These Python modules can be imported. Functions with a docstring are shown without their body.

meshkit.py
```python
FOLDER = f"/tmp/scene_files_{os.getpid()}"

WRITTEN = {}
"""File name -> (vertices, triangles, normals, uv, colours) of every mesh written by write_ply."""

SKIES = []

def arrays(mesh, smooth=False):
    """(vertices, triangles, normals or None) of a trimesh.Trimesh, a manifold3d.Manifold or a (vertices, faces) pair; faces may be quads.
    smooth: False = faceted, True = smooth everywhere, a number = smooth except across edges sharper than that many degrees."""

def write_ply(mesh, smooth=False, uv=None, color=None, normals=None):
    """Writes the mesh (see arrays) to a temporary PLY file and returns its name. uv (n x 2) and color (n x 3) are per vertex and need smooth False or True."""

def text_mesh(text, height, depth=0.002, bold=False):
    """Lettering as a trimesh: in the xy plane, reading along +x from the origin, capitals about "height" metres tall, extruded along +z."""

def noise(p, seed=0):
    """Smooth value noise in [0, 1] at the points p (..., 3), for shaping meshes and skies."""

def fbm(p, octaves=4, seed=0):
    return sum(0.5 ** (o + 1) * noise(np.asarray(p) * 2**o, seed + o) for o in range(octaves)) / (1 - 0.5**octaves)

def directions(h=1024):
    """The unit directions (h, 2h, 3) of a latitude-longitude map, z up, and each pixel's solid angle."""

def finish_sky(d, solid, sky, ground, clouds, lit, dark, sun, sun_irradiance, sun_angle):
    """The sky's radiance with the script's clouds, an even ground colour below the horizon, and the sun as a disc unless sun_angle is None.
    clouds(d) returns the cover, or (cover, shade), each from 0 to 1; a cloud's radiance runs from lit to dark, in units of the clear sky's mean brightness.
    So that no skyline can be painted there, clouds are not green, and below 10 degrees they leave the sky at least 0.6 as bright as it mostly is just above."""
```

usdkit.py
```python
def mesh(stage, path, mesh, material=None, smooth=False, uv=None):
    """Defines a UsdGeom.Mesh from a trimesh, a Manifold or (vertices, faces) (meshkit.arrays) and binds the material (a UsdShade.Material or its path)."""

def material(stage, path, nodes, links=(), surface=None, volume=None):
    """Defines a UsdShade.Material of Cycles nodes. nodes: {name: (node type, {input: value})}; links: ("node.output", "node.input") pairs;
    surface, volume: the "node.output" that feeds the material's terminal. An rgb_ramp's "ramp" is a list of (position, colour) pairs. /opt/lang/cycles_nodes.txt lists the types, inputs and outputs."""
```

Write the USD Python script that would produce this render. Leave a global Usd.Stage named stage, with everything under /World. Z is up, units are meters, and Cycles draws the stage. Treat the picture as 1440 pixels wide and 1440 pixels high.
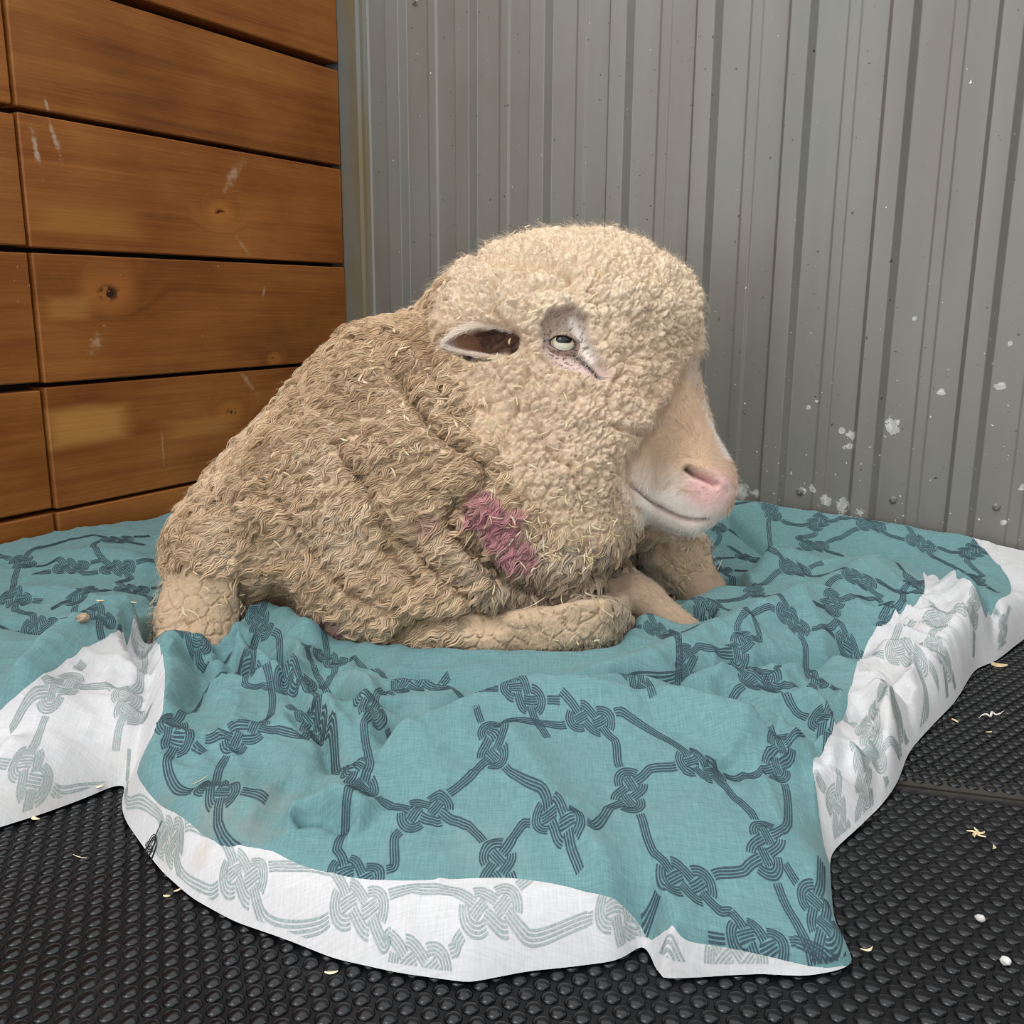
import math, random
import numpy as np
import trimesh
import usdkit, meshkit
from scipy.spatial import cKDTree
from scipy.interpolate import RBFInterpolator
from scipy.ndimage import gaussian_filter, map_coordinates, grey_erosion, binary_dilation
from scipy.spatial.transform import Rotation
from pxr import Gf, Sdf, Usd, UsdGeom, UsdLux, UsdShade, Vt

random.seed(7)
rng = np.random.default_rng(7)
stage = Usd.Stage.CreateInMemory()
UsdGeom.SetStageUpAxis(stage, UsdGeom.Tokens.z)
UsdGeom.SetStageMetersPerUnit(stage, 1.0)
UsdGeom.Xform.Define(stage, '/World')
UsdGeom.Scope.Define(stage, '/World/Looks')

# ------------------------------------------------------------------ camera
FPX, PITCH, ROLL, CAM_H = 1343.6, 0.2201, 0.0068, 0.50
EXPOSURE = 0.38
EYE = np.array([0, 0, CAM_H])
cp, sp, cr, sr = math.cos(PITCH), math.sin(PITCH), math.cos(ROLL), math.sin(ROLL)
FWD = np.array([0, cp, -sp])
RIGHT = cr * np.array([1, 0, 0.]) + sr * np.array([0, sp, cp])
UP = -sr * np.array([1, 0, 0.]) + cr * np.array([0, sp, cp])
cam = UsdGeom.Camera.Define(stage, '/World/camera')
cam.AddTransformOp().Set(Gf.Matrix4d(*RIGHT, 0, *UP, 0, *(-FWD), 0, *EYE, 1))
cam.CreateHorizontalApertureAttr(36.0)
cam.CreateVerticalApertureAttr(36.0)
cam.CreateFocalLengthAttr(36.0 * FPX / 1440)
cam.CreateClippingRangeAttr(Gf.Vec2f(0.02, 1000))
cam.CreateExposureAttr(EXPOSURE)

# ------------------------------------------------------------------ light: bright overcast daylight from the open side of the shed
dome = UsdLux.DomeLight.Define(stage, '/World/sky')
dome.CreateIntensityAttr(0.45)
dome.CreateColorAttr(Gf.Vec3f(0.97, 0.985, 1.0))
sun = UsdLux.DistantLight.Define(stage, '/World/sun')
sun.CreateIntensityAttr(1.25)
sun.CreateAngleAttr(24)
sun.CreateColorAttr(Gf.Vec3f(1.0, 0.98, 0.94))
_d = np.array([0.40, 0.50, -0.80]); _d /= np.linalg.norm(_d)      # direction the light travels
_x = np.cross([0, 1, 0], -_d); _x /= np.linalg.norm(_x); _y = np.cross(-_d, _x)
sun.AddTransformOp().Set(Gf.Matrix4d(*_x, 0, *_y, 0, *(-_d), 0, 0, 0, 3, 1))

# ------------------------------------------------------------------ pixel <-> place (1440 x 1440 photograph)
def rays(p):
    p = np.atleast_2d(np.asarray(p, float))
    return FWD + RIGHT * ((p[:, :1] - 720) / FPX) + UP * ((720 - p[:, 1:2]) / FPX)

def at_depth(px, py, d):
    return EYE + rays([(px, py)])[0] * d

def on_plane(p, z=0.0):
    r = rays(p)
    return EYE + r * ((np.asarray(z) - CAM_H) / r[:, 2])[:, None]

def project(P):
    q = np.asarray(P) - EYE
    d = q @ FWD
    return np.stack([720 + FPX * (q @ RIGHT) / d, 720 - FPX * (q @ UP) / d], -1), d

SC = 1.15
AZ = 0.5266
CORNER = np.array([-0.3195, 1.9, 0]) * SC
_ab = AZ + math.pi / 2 - 0.0832
WB = np.array([math.sin(_ab), math.cos(_ab), 0])            # along the metal wall, away from the corner
WL = np.array([-math.sin(AZ), -math.cos(AZ), 0])            # along the timber wall, away from the corner
NB = np.array([WB[1], -WB[0], 0])                           # metal wall's normal, into the room
NL = np.array([-WL[1], WL[0], 0])                           # timber wall's normal, into the room
if NL @ WB < 0: NL = -NL
if NB @ WL < 0: NB = -NB

def on_wall(p, n, c=CORNER):
    r = rays(p)
    t = ((c - EYE) @ n) / (r @ n)
    return EYE + r * t[:, None]

# ------------------------------------------------------------------ helpers
_used = {}
def path_for(name, parent='/World'):
    parent = str(parent.GetPath()) if hasattr(parent, 'GetPath') else parent
    k = (parent, name); n = _used.get(k, -1) + 1; _used[k] = n
    return f'{parent}/{name}' + (f'_{n:03d}' if n else '')

def mat(name, nodes, links, surface='p.BSDF'):
    return usdkit.material(stage, f'/World/Looks/{name}', nodes, links, surface=surface)

def tag(prim, label=None, cat=None, group=None, kind=None):
    prim = prim.GetPrim() if hasattr(prim, 'GetPrim') else prim
    for k, v in (('label', label), ('category', cat), ('group', group), ('kind', kind)):
        if v: prim.SetCustomDataByKey(k, v)
    return prim

def thing(name, label=None, cat=None, loc=(0, 0, 0), group=None, kind=None):
    x = UsdGeom.Xform.Define(stage, path_for(name))
    x.AddTranslateOp().Set(Gf.Vec3d(*map(float, loc)))
    tag(x, label, cat, group, kind)
    x._loc = np.array(loc, float)
    return x

def obj(name, m, material, parent='/World', smooth=30, colors=None, loc=(0, 0, 0)):
    """One mesh; loc is the parent's place, taken off the world coordinates given."""
    v, f = (np.asarray(m.vertices), np.asarray(m.faces)) if hasattr(m, 'vertices') else m
    v = np.asarray(v, float) - np.asarray(loc, float)
    p = usdkit.mesh(stage, path_for(name, parent), (v, f), material, smooth=True if colors is not None else smooth)
    if colors is not None:
        UsdGeom.PrimvarsAPI(p).CreatePrimvar('tint', Sdf.ValueTypeNames.Color3fArray, 'vertex').Set(Vt.Vec3fArray.FromNumpy(np.asarray(colors, np.float32)))
    return p

def lin(r, g, b):
    c = np.array([r, g, b]) / 255.0
    return tuple(np.where(c <= 0.04045, c / 12.92, ((c + 0.055) / 1.055) ** 2.4))

def dense(p, step=6.0):
    p = np.asarray(p, float); out = [p[:1]]
    for a, b in zip(p[:-1], p[1:]):
        n = max(1, int(np.linalg.norm(b - a) / step))
        out.append(a + (b - a) * (np.arange(1, n + 1) / n)[:, None])
    return np.vstack(out)

def seg_dist(q, line, chunk=200000):
    """distance of points q (n,2) to a polyline, and the position 0..1 along it."""
    line = np.asarray(line, float)
    a, b = line[:-1], line[1:]; e = b - a; L2 = (e ** 2).sum(1) + 1e-12
    ln = np.sqrt(L2); cum = np.concatenate([[0], np.cumsum(ln)])
    best = np.full(len(q), 1e9); where = np.zeros(len(q)); side = np.zeros(len(q))
    for i in range(len(a)):
        w = q - a[i]
        t = np.clip((w @ e[i]) / L2[i], 0, 1)
        d = np.hypot(w[:, 0] - t * e[i, 0], w[:, 1] - t * e[i, 1])
        m = d < best
        best[m] = d[m]; where[m] = (cum[i] + t[m] * ln[i]) / cum[-1]
        side[m] = np.sign(e[i, 0] * w[m, 1] - e[i, 1] * w[m, 0])
    return best, where, side

def inside(q, poly):
    poly = np.asarray(poly, float); x, y = q[:, 0], q[:, 1]
    c = np.zeros(len(q), bool); j = len(poly) - 1
    for i in range(len(poly)):
        xi, yi = poly[i]; xj, yj = poly[j]
        m = ((yi > y) != (yj > y)) & (x < (xj - xi) * (y - yi) / (yj - yi + 1e-15) + xi)
        c ^= m; j = i
    return c

def signed(q, poly):
    """positive inside a closed polygon."""
    poly = np.asarray(poly, float)
    d = seg_dist(q, np.vstack([poly, poly[:1]]))[0]
    return np.where(inside(q, poly), d, -d)

def sstep(a, b, x):
    t = np.clip((x - a) / (b - a), 0, 1)
    return t * t * (3 - 2 * t)

def clip_mesh(v, f, s, extra=None):
    """The part of a triangle mesh where the vertex field s is positive, cut cleanly along s = 0."""
    s = np.where(np.abs(s) < 1e-9, 1e-9, s)
    pos = s > 0; n = pos[f].sum(1)
    keep = f[n == 3]; mixed = f[n % 3 != 0]; nm = n[n % 3 != 0]
    newv, cache, tris = [], {}, []
    def cut(a, b):
        k = (a, b) if a < b else (b, a)
        if k not in cache:
            t = s[a] / (s[a] - s[b]); newv.append(v[a] + (v[b] - v[a]) * t); cache[k] = len(v) + len(newv) - 1
        return cache[k]
    for tri, k in zip(mixed, nm):
        p = pos[tri]
        i = int(np.argmax(p)) if k == 1 else int(np.argmin(p))
        a, b, c = int(tri[i]), int(tri[(i + 1) % 3]), int(tri[(i + 2) % 3])
        ab, ac = cut(a, b), cut(a, c)
        tris += [(a, ab, ac)] if k == 1 else [(ab, b, c), (ab, c, ac)]
    V = np.vstack([v, newv]) if newv else v
    Fc = np.vstack([keep, tris]) if tris else keep
    u, inv = np.unique(Fc, return_inverse=True)
    return V[u], inv.reshape(-1, 3)

def smooth_line(p, n=200, closed=False):
    from scipy.interpolate import CubicSpline
    p = np.asarray(p, float)
    if closed: p = np.vstack([p, p[:1]])
    t = np.concatenate([[0], np.cumsum(np.linalg.norm(np.diff(p, axis=0), axis=1) ** 0.5)])
    return CubicSpline(t, p, bc_type='periodic' if closed else 'natural')(np.linspace(0, t[-1], n))

def tube_mesh(points, radii, sides=6, cap=True):
    p = np.asarray(points, float); r = np.broadcast_to(radii, (len(p),)).astype(float)
    t = np.gradient(p, axis=0); t /= np.linalg.norm(t, axis=1, keepdims=True) + 1e-12
    ref = np.array([0, 0, 1.0]) if abs(t[:, 2].mean()) < 0.9 else np.array([1.0, 0, 0])
    a = np.cross(t, ref); a /= np.linalg.norm(a, axis=1, keepdims=True) + 1e-12
    b = np.cross(t, a); ang = np.arange(sides) * 2 * np.pi / sides
    v = p[:, None] + r[:, None, None] * (np.cos(ang)[None, :, None] * a[:, None] + np.sin(ang)[None, :, None] * b[:, None])
    i, j = np.meshgrid(np.arange(len(p) - 1), np.arange(sides), indexing='ij')
    k = (j + 1) % sides
    q = np.stack([i * sides + j, (i + 1) * sides + j, (i + 1) * sides + k, i * sides + k], -1).reshape(-1, 4)
    F = np.vstack([q[:, [0, 1, 2]], q[:, [0, 2, 3]]])
    V = v.reshape(-1, 3)
    if cap:
        V = np.vstack([V, p[:1], p[-1:]]); n = len(V)
        s = np.arange(sides); s2 = (s + 1) % sides; e = (len(p) - 1) * sides
        F = np.vstack([F, np.stack([s * 0 + n - 2, s, s2], 1), np.stack([s * 0 + n - 1, e + s2, e + s], 1)])
    return V, F

def join(parts):
    V, F, n = [], [], 0
    for v, f in parts:
        V.append(v); F.append(np.asarray(f) + n); n += len(v)
    return np.vstack(V), np.vstack(F)

def box_mesh(x0, x1, y0, y1, z0, z1, bev=0.002):
    """A box with chamfered edges."""
    from manifold3d import Manifold
    pts = []
    for x in (x0, x1):
        for y in (y0, y1):
            for z in (z0, z1):
                sx, sy, sz = (1 if x == x0 else -1) * bev, (1 if y == y0 else -1) * bev, (1 if z == z0 else -1) * bev
                pts += [(x + sx, y + sy, z), (x + sx, y, z + sz), (x, y + sy, z + sz)]
    m = trimesh.convex.convex_hull(np.array(pts))
    return m.vertices, m.faces

#@@STRUCT
# ------------------------------------------------------------------ materials of the setting
def ramp(*stops): return {'ramp': list(stops)}

M = {}
M['concrete'] = mat('concrete', {
    'g': ('geometry', {}), 'n': ('noise_texture', {'scale': 9.0, 'detail': 6.0}),
    'r': ('rgb_ramp', ramp((0.3, (0.10, 0.095, 0.085)), (0.7, (0.2, 0.19, 0.17)))),
    'p': ('principled_bsdf', {'roughness': 0.9})},
    [('g.position', 'n.vector'), ('n.fac', 'r.fac'), ('r.color', 'p.base_color')])

_a, _b = on_plane([(1265, 1104)], 0)[0], on_plane([(1440, 1126)], 0)[0]
_s = (_b - _a) / np.linalg.norm(_b - _a); SEAM_N = (float(-_s[1]), float(_s[0]), 0.0); SEAM_D = float(np.array(SEAM_N) @ _a) + 0.012
# black rubber with grey dust in the low places and scuffs
M['rubber'] = mat('rubber', {
    'g': ('geometry', {}), 'n': ('noise_texture', {'scale': 14.0, 'detail': 8.0, 'roughness': 0.65}),
    'n2': ('noise_texture', {'scale': 700.0, 'detail': 3.0}), 'n3': ('noise_texture', {'scale': 260.0, 'detail': 2.0}),
    'r': ('rgb_ramp', ramp((0.35, (0.0055, 0.0058, 0.0066)), (0.6, (0.011, 0.0112, 0.0120)), (0.8, (0.026, 0.025, 0.023)))),
    'sp': ('rgb_ramp', ramp((0.74, (0, 0, 0)), (0.80, (1, 1, 1)))),
    'mx': ('mix', {'color2': (0.16, 0.15, 0.14)}),
    'sd': ('vector_math', {'math_type': 'dot_product', 'vector2': SEAM_N}), 'sa': ('math', {'math_type': 'subtract', 'value2': SEAM_D}), 'sm': ('math', {'math_type': 'absolute'}), 'sm2': ('math', {'math_type': 'multiply_add', 'value2': -0.06}),
    'sr': ('map_range', {'range_type': 'smoothstep', 'from_min': -0.028, 'from_max': 0.0, 'to_min': 0.55, 'to_max': 0.0, 'clamp': True}), 'sx': ('mix', {'color2': (0.085, 0.075, 0.062)}),
    'rr': ('map_range', {'from_min': 0.3, 'from_max': 0.8, 'to_min': 0.34, 'to_max': 0.55}),
    'b': ('bump', {'strength': 0.25, 'distance': 0.0006}),
    'p': ('principled_bsdf', {'specular_ior_level': 0.2})},
    [('g.position', 'sd.vector1'), ('sd.value', 'sa.value1'), ('sa.value', 'sm.value1'), ('n.fac', 'sm2.value1'), ('sm.value', 'sm2.value3'), ('sm2.value', 'sr.value'), ('mx.color', 'sx.color1'), ('sr.result', 'sx.fac'), ('sx.color', 'p.base_color'),
     ('g.position', 'n.vector'), ('g.position', 'n2.vector'), ('g.position', 'n3.vector'), ('n.fac', 'r.fac'), ('n3.fac', 'sp.fac'), ('sp.color', 'mx.fac'),
     ('r.color', 'mx.color1'), ('n.fac', 'rr.value'), ('rr.result', 'p.roughness'),
     ('n2.fac', 'b.height'), ('b.normal', 'p.normal')])

def wood_material(name, dark, mid, light, seed, knots=(), patches=(), scuffs=()):
    """Stained timber. Object space: x along the board, z up its face. knots: (x, z, radius); patches: (x0, x1, z0, z1) where the stain is thin."""
    nd = {'tc': ('texture_coordinate', {}),
          'm': ('mapping', {'scale': (1.2, 9.0, 26.0), 'location': (seed * 3.1, 0, seed * 1.7)}),
          'm2': ('mapping', {'scale': (3.0, 3.0, 5.0), 'location': (seed * 5.1, 0, seed * 2.7)}),
          'm3': ('mapping', {'scale': (5.0, 30.0, 240.0), 'location': (seed, 0, 0)}),
          'sx': ('separate_xyz', {}),
          'n1': ('noise_texture', {'scale': 1.0, 'detail': 5.0, 'roughness': 0.6, 'distortion': 0.6}),
          'n2': ('noise_texture', {'scale': 1.0, 'detail': 4.0, 'roughness': 0.6}),
          'n3': ('noise_texture', {'scale': 1.0, 'detail': 3.0}),
          'fine': ('noise_texture', {'scale': 170.0, 'detail': 2.0}),
          'a1': ('math', {'math_type': 'multiply_add', 'value2': 0.42, 'value3': 0.0}),
          'a2': ('math', {'math_type': 'multiply_add', 'value2': 0.55}),
          'a3': ('math', {'math_type': 'multiply_add', 'value2': 0.16}),
          'r': ('rgb_ramp', ramp((0.36, dark), (0.52, mid), (0.70, light))),
          'spk': ('rgb_ramp', ramp((0.765, (0, 0, 0)), (0.79, (1, 1, 1)))),
          'mxs': ('mix', {'color2': (0.62, 0.42, 0.20)}),
          'b': ('bump', {'strength': 0.5, 'distance': 0.0012}),
          'p': ('principled_bsdf', {'roughness': 0.52, 'specular_ior_level': 0.35})}
    ln = [('tc.object', 'sx.vector'), ('tc.object', 'm2.vector'), ('tc.object', 'm3.vector'), ('m.vector', 'n1.vector'), ('m2.vector', 'n2.vector'), ('m3.vector', 'n3.vector'),
          ('tc.object', 'fine.vector'), ('n1.fac', 'a1.value1'), ('n2.fac', 'a2.value1'), ('a1.value', 'a2.value3'), ('n3.fac', 'a3.value1'), ('a2.value', 'a3.value3'),
          ('a3.value', 'r.fac'), ('fine.fac', 'spk.fac'), ('spk.color', 'mxs.fac'), ('n3.fac', 'b.height'), ('b.normal', 'p.normal')]
    # knots push the grain aside
    warp = None; col = 'r.color'
    for i, (kx, kz, kr) in enumerate(knots):
        nd |= {f'kd{i}': ('mapping', {'location': (-kx / (1.6 * kr), 0.0, -kz / kr), 'scale': (1 / (1.6 * kr), 0.0, 1 / kr)}),
               f'kl{i}': ('vector_math', {'math_type': 'length'}),
               f'kw{i}': ('map_range', {'range_type': 'smoothstep', 'from_min': 0.0, 'from_max': 2.6, 'to_min': 0.10, 'to_max': 0.0, 'clamp': True}),
               f'kr{i}': ('map_range', {'range_type': 'smoothstep', 'from_min': 0.15, 'from_max': 0.55, 'to_min': 1.0, 'to_max': 0.0, 'clamp': True}),
               f'kc{i}': ('map_range', {'range_type': 'smoothstep', 'from_min': 0.5, 'from_max': 1.5, 'to_min': 0.6, 'to_max': 0.0, 'clamp': True}),
               f'kt{i}': ('mix', {'color2': tuple(np.array(light) * 1.25)}), f'ku{i}': ('mix', {'color2': tuple(np.array(dark) * 0.28)})}
        nd |= {f'kn{i}': ('noise_texture', {'scale': 40.0, 'detail': 3.0}), f'km{i}': ('math', {'math_type': 'multiply'}), f'ks{i}': ('math', {'math_type': 'greater_than', 'value2': 0.5}) }
        ln += [('tc.object', f'kd{i}.vector'), (f'kd{i}.vector', f'kl{i}.vector1'), (f'kl{i}.value', f'kw{i}.value'), (f'kl{i}.value', f'kr{i}.value'), (f'kl{i}.value', f'kc{i}.value'),
               ('tc.object', f'kn{i}.vector'), (f'kn{i}.fac', f'ks{i}.value1'), (f'kr{i}.result', f'km{i}.value1'), (f'ks{i}.value', f'km{i}.value2'),
               (col, f'kt{i}.color1'), (f'kc{i}.result', f'kt{i}.fac'), (f'kt{i}.color', f'ku{i}.color1'), (f'km{i}.value', f'ku{i}.fac')]
        col = f'ku{i}.color'
        if warp is None: warp = f'kw{i}.result'
        else:
            nd[f'kp{i}'] = ('math', {'math_type': 'add'}); ln += [(warp, f'kp{i}.value1'), (f'kw{i}.result', f'kp{i}.value2')]; warp = f'kp{i}.value'
    if warp:
        nd |= {'cw': ('combine_xyz', {}), 'vw': ('vector_math', {'math_type': 'add'})}
        ln += [(warp, 'cw.z'), ('tc.object', 'vw.vector1'), ('cw.vector', 'vw.vector2'), ('vw.vector', 'm.vector')]
    else:
        ln += [('tc.object', 'm.vector')]
    for i, (x0, x1, z0, z1, amt, c) in enumerate(patches):
        cx, cz, hx, hz = (x0 + x1) / 2, (z0 + z1) / 2, (x1 - x0) / 2, (z1 - z0) / 2
        nd |= {f'pd{i}': ('mapping', {'location': (-cx / hx, 0.0, -cz / hz), 'scale': (1 / hx, 0.0, 1 / hz)}), f'pa{i}': ('vector_math', {'math_type': 'absolute'}), f'pq{i}': ('separate_xyz', {}),
               f'pm{i}': ('math', {'math_type': 'maximum'}), f'pn{i}': ('math', {'math_type': 'multiply_add', 'value2': 1.5}),
               f'pr{i}': ('map_range', {'range_type': 'smoothstep', 'from_min': 1.25, 'from_max': 2.1, 'to_min': amt, 'to_max': 0.0, 'clamp': True}), f'px{i}': ('mix', {'color2': c})}
        ln += [('tc.object', f'pd{i}.vector'), (f'pd{i}.vector', f'pa{i}.vector1'), (f'pa{i}.vector', f'pq{i}.vector'), (f'pq{i}.x', f'pm{i}.value1'), (f'pq{i}.z', f'pm{i}.value2'),
               ('n2.fac', f'pn{i}.value1'), (f'pm{i}.value', f'pn{i}.value3'), (f'pn{i}.value', f'pr{i}.value'), (f'pr{i}.result', f'px{i}.fac'), (col, f'px{i}.color1')]
        col = f'px{i}.color'
    for i, (x0, z0, x1, z1, w, c) in enumerate(scuffs):          # pale rubbed streaks along a line
        L = math.hypot(x1 - x0, z1 - z0); a = math.atan2(z1 - z0, x1 - x0)
        nd |= {f'sv{i}': ('vector_math', {'math_type': 'subtract', 'vector2': ((x0 + x1) / 2, 0, (z0 + z1) / 2)}), f'sr{i}': ('vector_rotate', {'rotate_type': 'y_axis', 'angle': a}),
               f'ss{i}': ('mapping', {'scale': (2 / L, 0.0, 1 / w)}), f'sn{i}': ('noise_texture', {'scale': 60.0, 'detail': 4.0, 'roughness': 0.7}),
               f'sl{i}': ('vector_math', {'math_type': 'length'}), f'sd{i}': ('math', {'math_type': 'multiply_add', 'value2': 3.2}),
               f'sm{i}': ('map_range', {'range_type': 'smoothstep', 'from_min': 1.6, 'from_max': 2.6, 'to_min': 0.75, 'to_max': 0.0, 'clamp': True}), f'sc{i}': ('mix', {'color2': c})}
        ln += [('tc.object', f'sv{i}.vector1'), (f'sv{i}.vector', f'sr{i}.vector'), (f'sr{i}.vector', f'ss{i}.vector'), (f'ss{i}.vector', f'sl{i}.vector1'), ('tc.object', f'sn{i}.vector'),
               (f'sn{i}.fac', f'sd{i}.value1'), (f'sl{i}.value', f'sd{i}.value3'), (f'sd{i}.value', f'sm{i}.value'), (f'sm{i}.result', f'sc{i}.fac'), (col, f'sc{i}.color1')]
        col = f'sc{i}.color'
    ln += [(col, 'mxs.color1'), ('mxs.color', 'p.base_color')]
    return mat(name, nd, ln)

# ------------------------------------------------------------------ floor
FT = -0.014
tag(obj('floor', box_mesh(-2.6, 2.0, -0.6, 3.0, FT - 0.1, FT, 0.001), M['concrete']), kind='structure')

# ------------------------------------------------------------------ timber wall: boards let into the corner, butted end to end
PB = [FT, 0.5 - 0.3012 * SC, 0.5 - 0.1228 * SC, 0.5 + 0.059 * SC, 0.5 + 0.2373 * SC, 0.5 + 0.4128 * SC, 0.5 + 0.590 * SC, 0.5 + 0.766 * SC]
JOINT = 0.659 * SC
wall_left = thing('wall_left', kind='structure', loc=tuple(CORNER))
ang = math.degrees(math.atan2(WL[1], WL[0]))
backing = mat('dark_gap', {'p': ('principled_bsdf', {'base_color': (0.012, 0.008, 0.006), 'roughness': 0.9})}, [])

def wall_xy(px, py):
    """distance from the corner along the timber wall, and height, of a photographed point."""
    P = on_wall([(px, py)], NL)[0]
    return float((P - CORNER) @ WL), float(P[2])

DK, MD, LT = (0.115, 0.031, 0.0048), (0.225, 0.070, 0.0105), (0.35, 0.130, 0.025)
PALE, DUST = (0.44, 0.20, 0.046), (0.45, 0.29, 0.16)
def pt(px, py, z0):
    a, b = wall_xy(px, py); return a, b - z0
def patch(px0, px1, py0, py1, z0, amt, c=PALE):
    xm = (px0 + px1) / 2
    (x0, _), (x1, _) = wall_xy(px0, (py0 + py1) / 2), wall_xy(px1, (py0 + py1) / 2)
    (_, a), (_, b) = wall_xy(xm, py0), wall_xy(xm, py1)
    return (min(x0, x1), max(x0, x1), min(a, b) - z0, max(a, b) - z0, amt, c)
def scuff(p, q, z0, w=0.006, c=DUST): return (*pt(*p, z0), *pt(*q, z0), w, c)
def knot(px, py, z0, r): return (*pt(px, py, z0), r)
GAP = [0.006, 0.007, 0.008, 0.008, 0.016, 0.006, 0.006]
deco = {   # row -> (knots, patches, scuffs) on the long boards, row 0 at the floor
    1: ([knot(325, 580, PB[1], 0.02)], [patch(72, 178, 575, 622, PB[1], 0.8, (0.52, 0.25, 0.06)), patch(230, 330, 585, 615, PB[1], 0.55)], [scuff((226, 590), (232, 672), PB[1], 0.003), scuff((335, 520), (362, 556), PB[1], 0.008)]),
    2: ([knot(152, 412, PB[2], 0.033), knot(385, 505, PB[2], 0.012)], [patch(65, 125, 418, 450, PB[2], 0.6)], [scuff((120, 500), (150, 460), PB[2], 0.012), scuff((372, 400), (368, 420), PB[2], 0.004)]),
    3: ([knot(310, 300, PB[3], 0.02)], [patch(40, 190, 290, 330, PB[3], 0.55, (0.42, 0.18, 0.036))], [scuff((40, 165), (60, 250), PB[3], 0.006, (0.5, 0.4, 0.3)), scuff((66, 155), (88, 232), PB[3], 0.006, (0.5, 0.4, 0.3)), scuff((345, 220), (312, 272), PB[3], 0.012), scuff((330, 330), (352, 360), PB[3], 0.006)]),
    4: ([], [], [scuff((60, 130), (70, 160), PB[4], 0.004, (0.5, 0.4, 0.3))]),
}
for r in range(7):
    for s, (x0, x1) in enumerate(((0.012, JOINT - 0.002), (JOINT + 0.002, 2.1))):
        kn, pa, sc_ = deco.get(r, ([], [], [])) if s == 0 else ([], [], [])
        f = 0.9 + 0.22 * rng.random()
        c = [tuple(np.array(q) * (f, f * (0.96 + 0.08 * rng.random()), f)) for q in (DK, MD, LT)]
        m = wood_material(f'stained_timber_{r}{"ab"[s]}', *c, seed=r * 2.0 + s * 7.3 + 1, knots=kn, patches=pa, scuffs=sc_)
        z0, z1 = PB[r], PB[r + 1]
        off = (0.004 if s else 0.0) + rng.uniform(-0.0015, 0.0015)
        # local x along the board, y into the wall, z up
        xs = np.linspace(x0, x1, 14)
        V, F = box_mesh(x0, x1, off, 0.045, (0.0 if r == 0 else GAP[r - 1] / 2) + (0.002 if s else 0), z1 - z0 - GAP[r] / 2 - (0.004 if s and r in (1, 3) else 0), 0.0022)
        p = obj('plank', (V, F), m, wall_left)
        # place: rotate about z so that x runs along WL; y must point out of the room
        p.AddTranslateOp().Set(Gf.Vec3d(0, 0, z0)); p.AddRotateZOp().Set(ang)
YW = np.array([-math.sin(math.radians(ang)), math.cos(math.radians(ang)), 0])
if YW @ NL > 0:                                          # local +y points into the room: turn the boards' depth round
    for c in wall_left.GetPrim().GetChildren():
        a = UsdGeom.Mesh(c).GetPointsAttr(); P_ = np.array(a.Get()); P_[:, 1] *= -1; a.Set(Vt.Vec3fArray.FromNumpy(P_))
        fi = UsdGeom.Mesh(c).GetFaceVertexIndicesAttr(); I = np.array(fi.Get()).reshape(-1, 3)[:, ::-1]; fi.Set(Vt.IntArray.FromNumpy(I.ravel().copy()))
        na = UsdGeom.Mesh(c).GetNormalsAttr(); N_ = np.array(na.Get()); N_[:, 1] *= -1; na.Set(Vt.Vec3fArray.FromNumpy(N_.astype(np.float32)))
q = [CORNER - NL * 0.043 + WL * a - NL * b for a in (0, 2.1) for b in (0, 0.02)]
hull = np.array([[*p_[:2], z] for p_ in q for z in (FT, 1.45)])
h_ = trimesh.convex.convex_hull(hull); obj('backing_board', h_, backing, wall_left, loc=CORNER)

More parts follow.
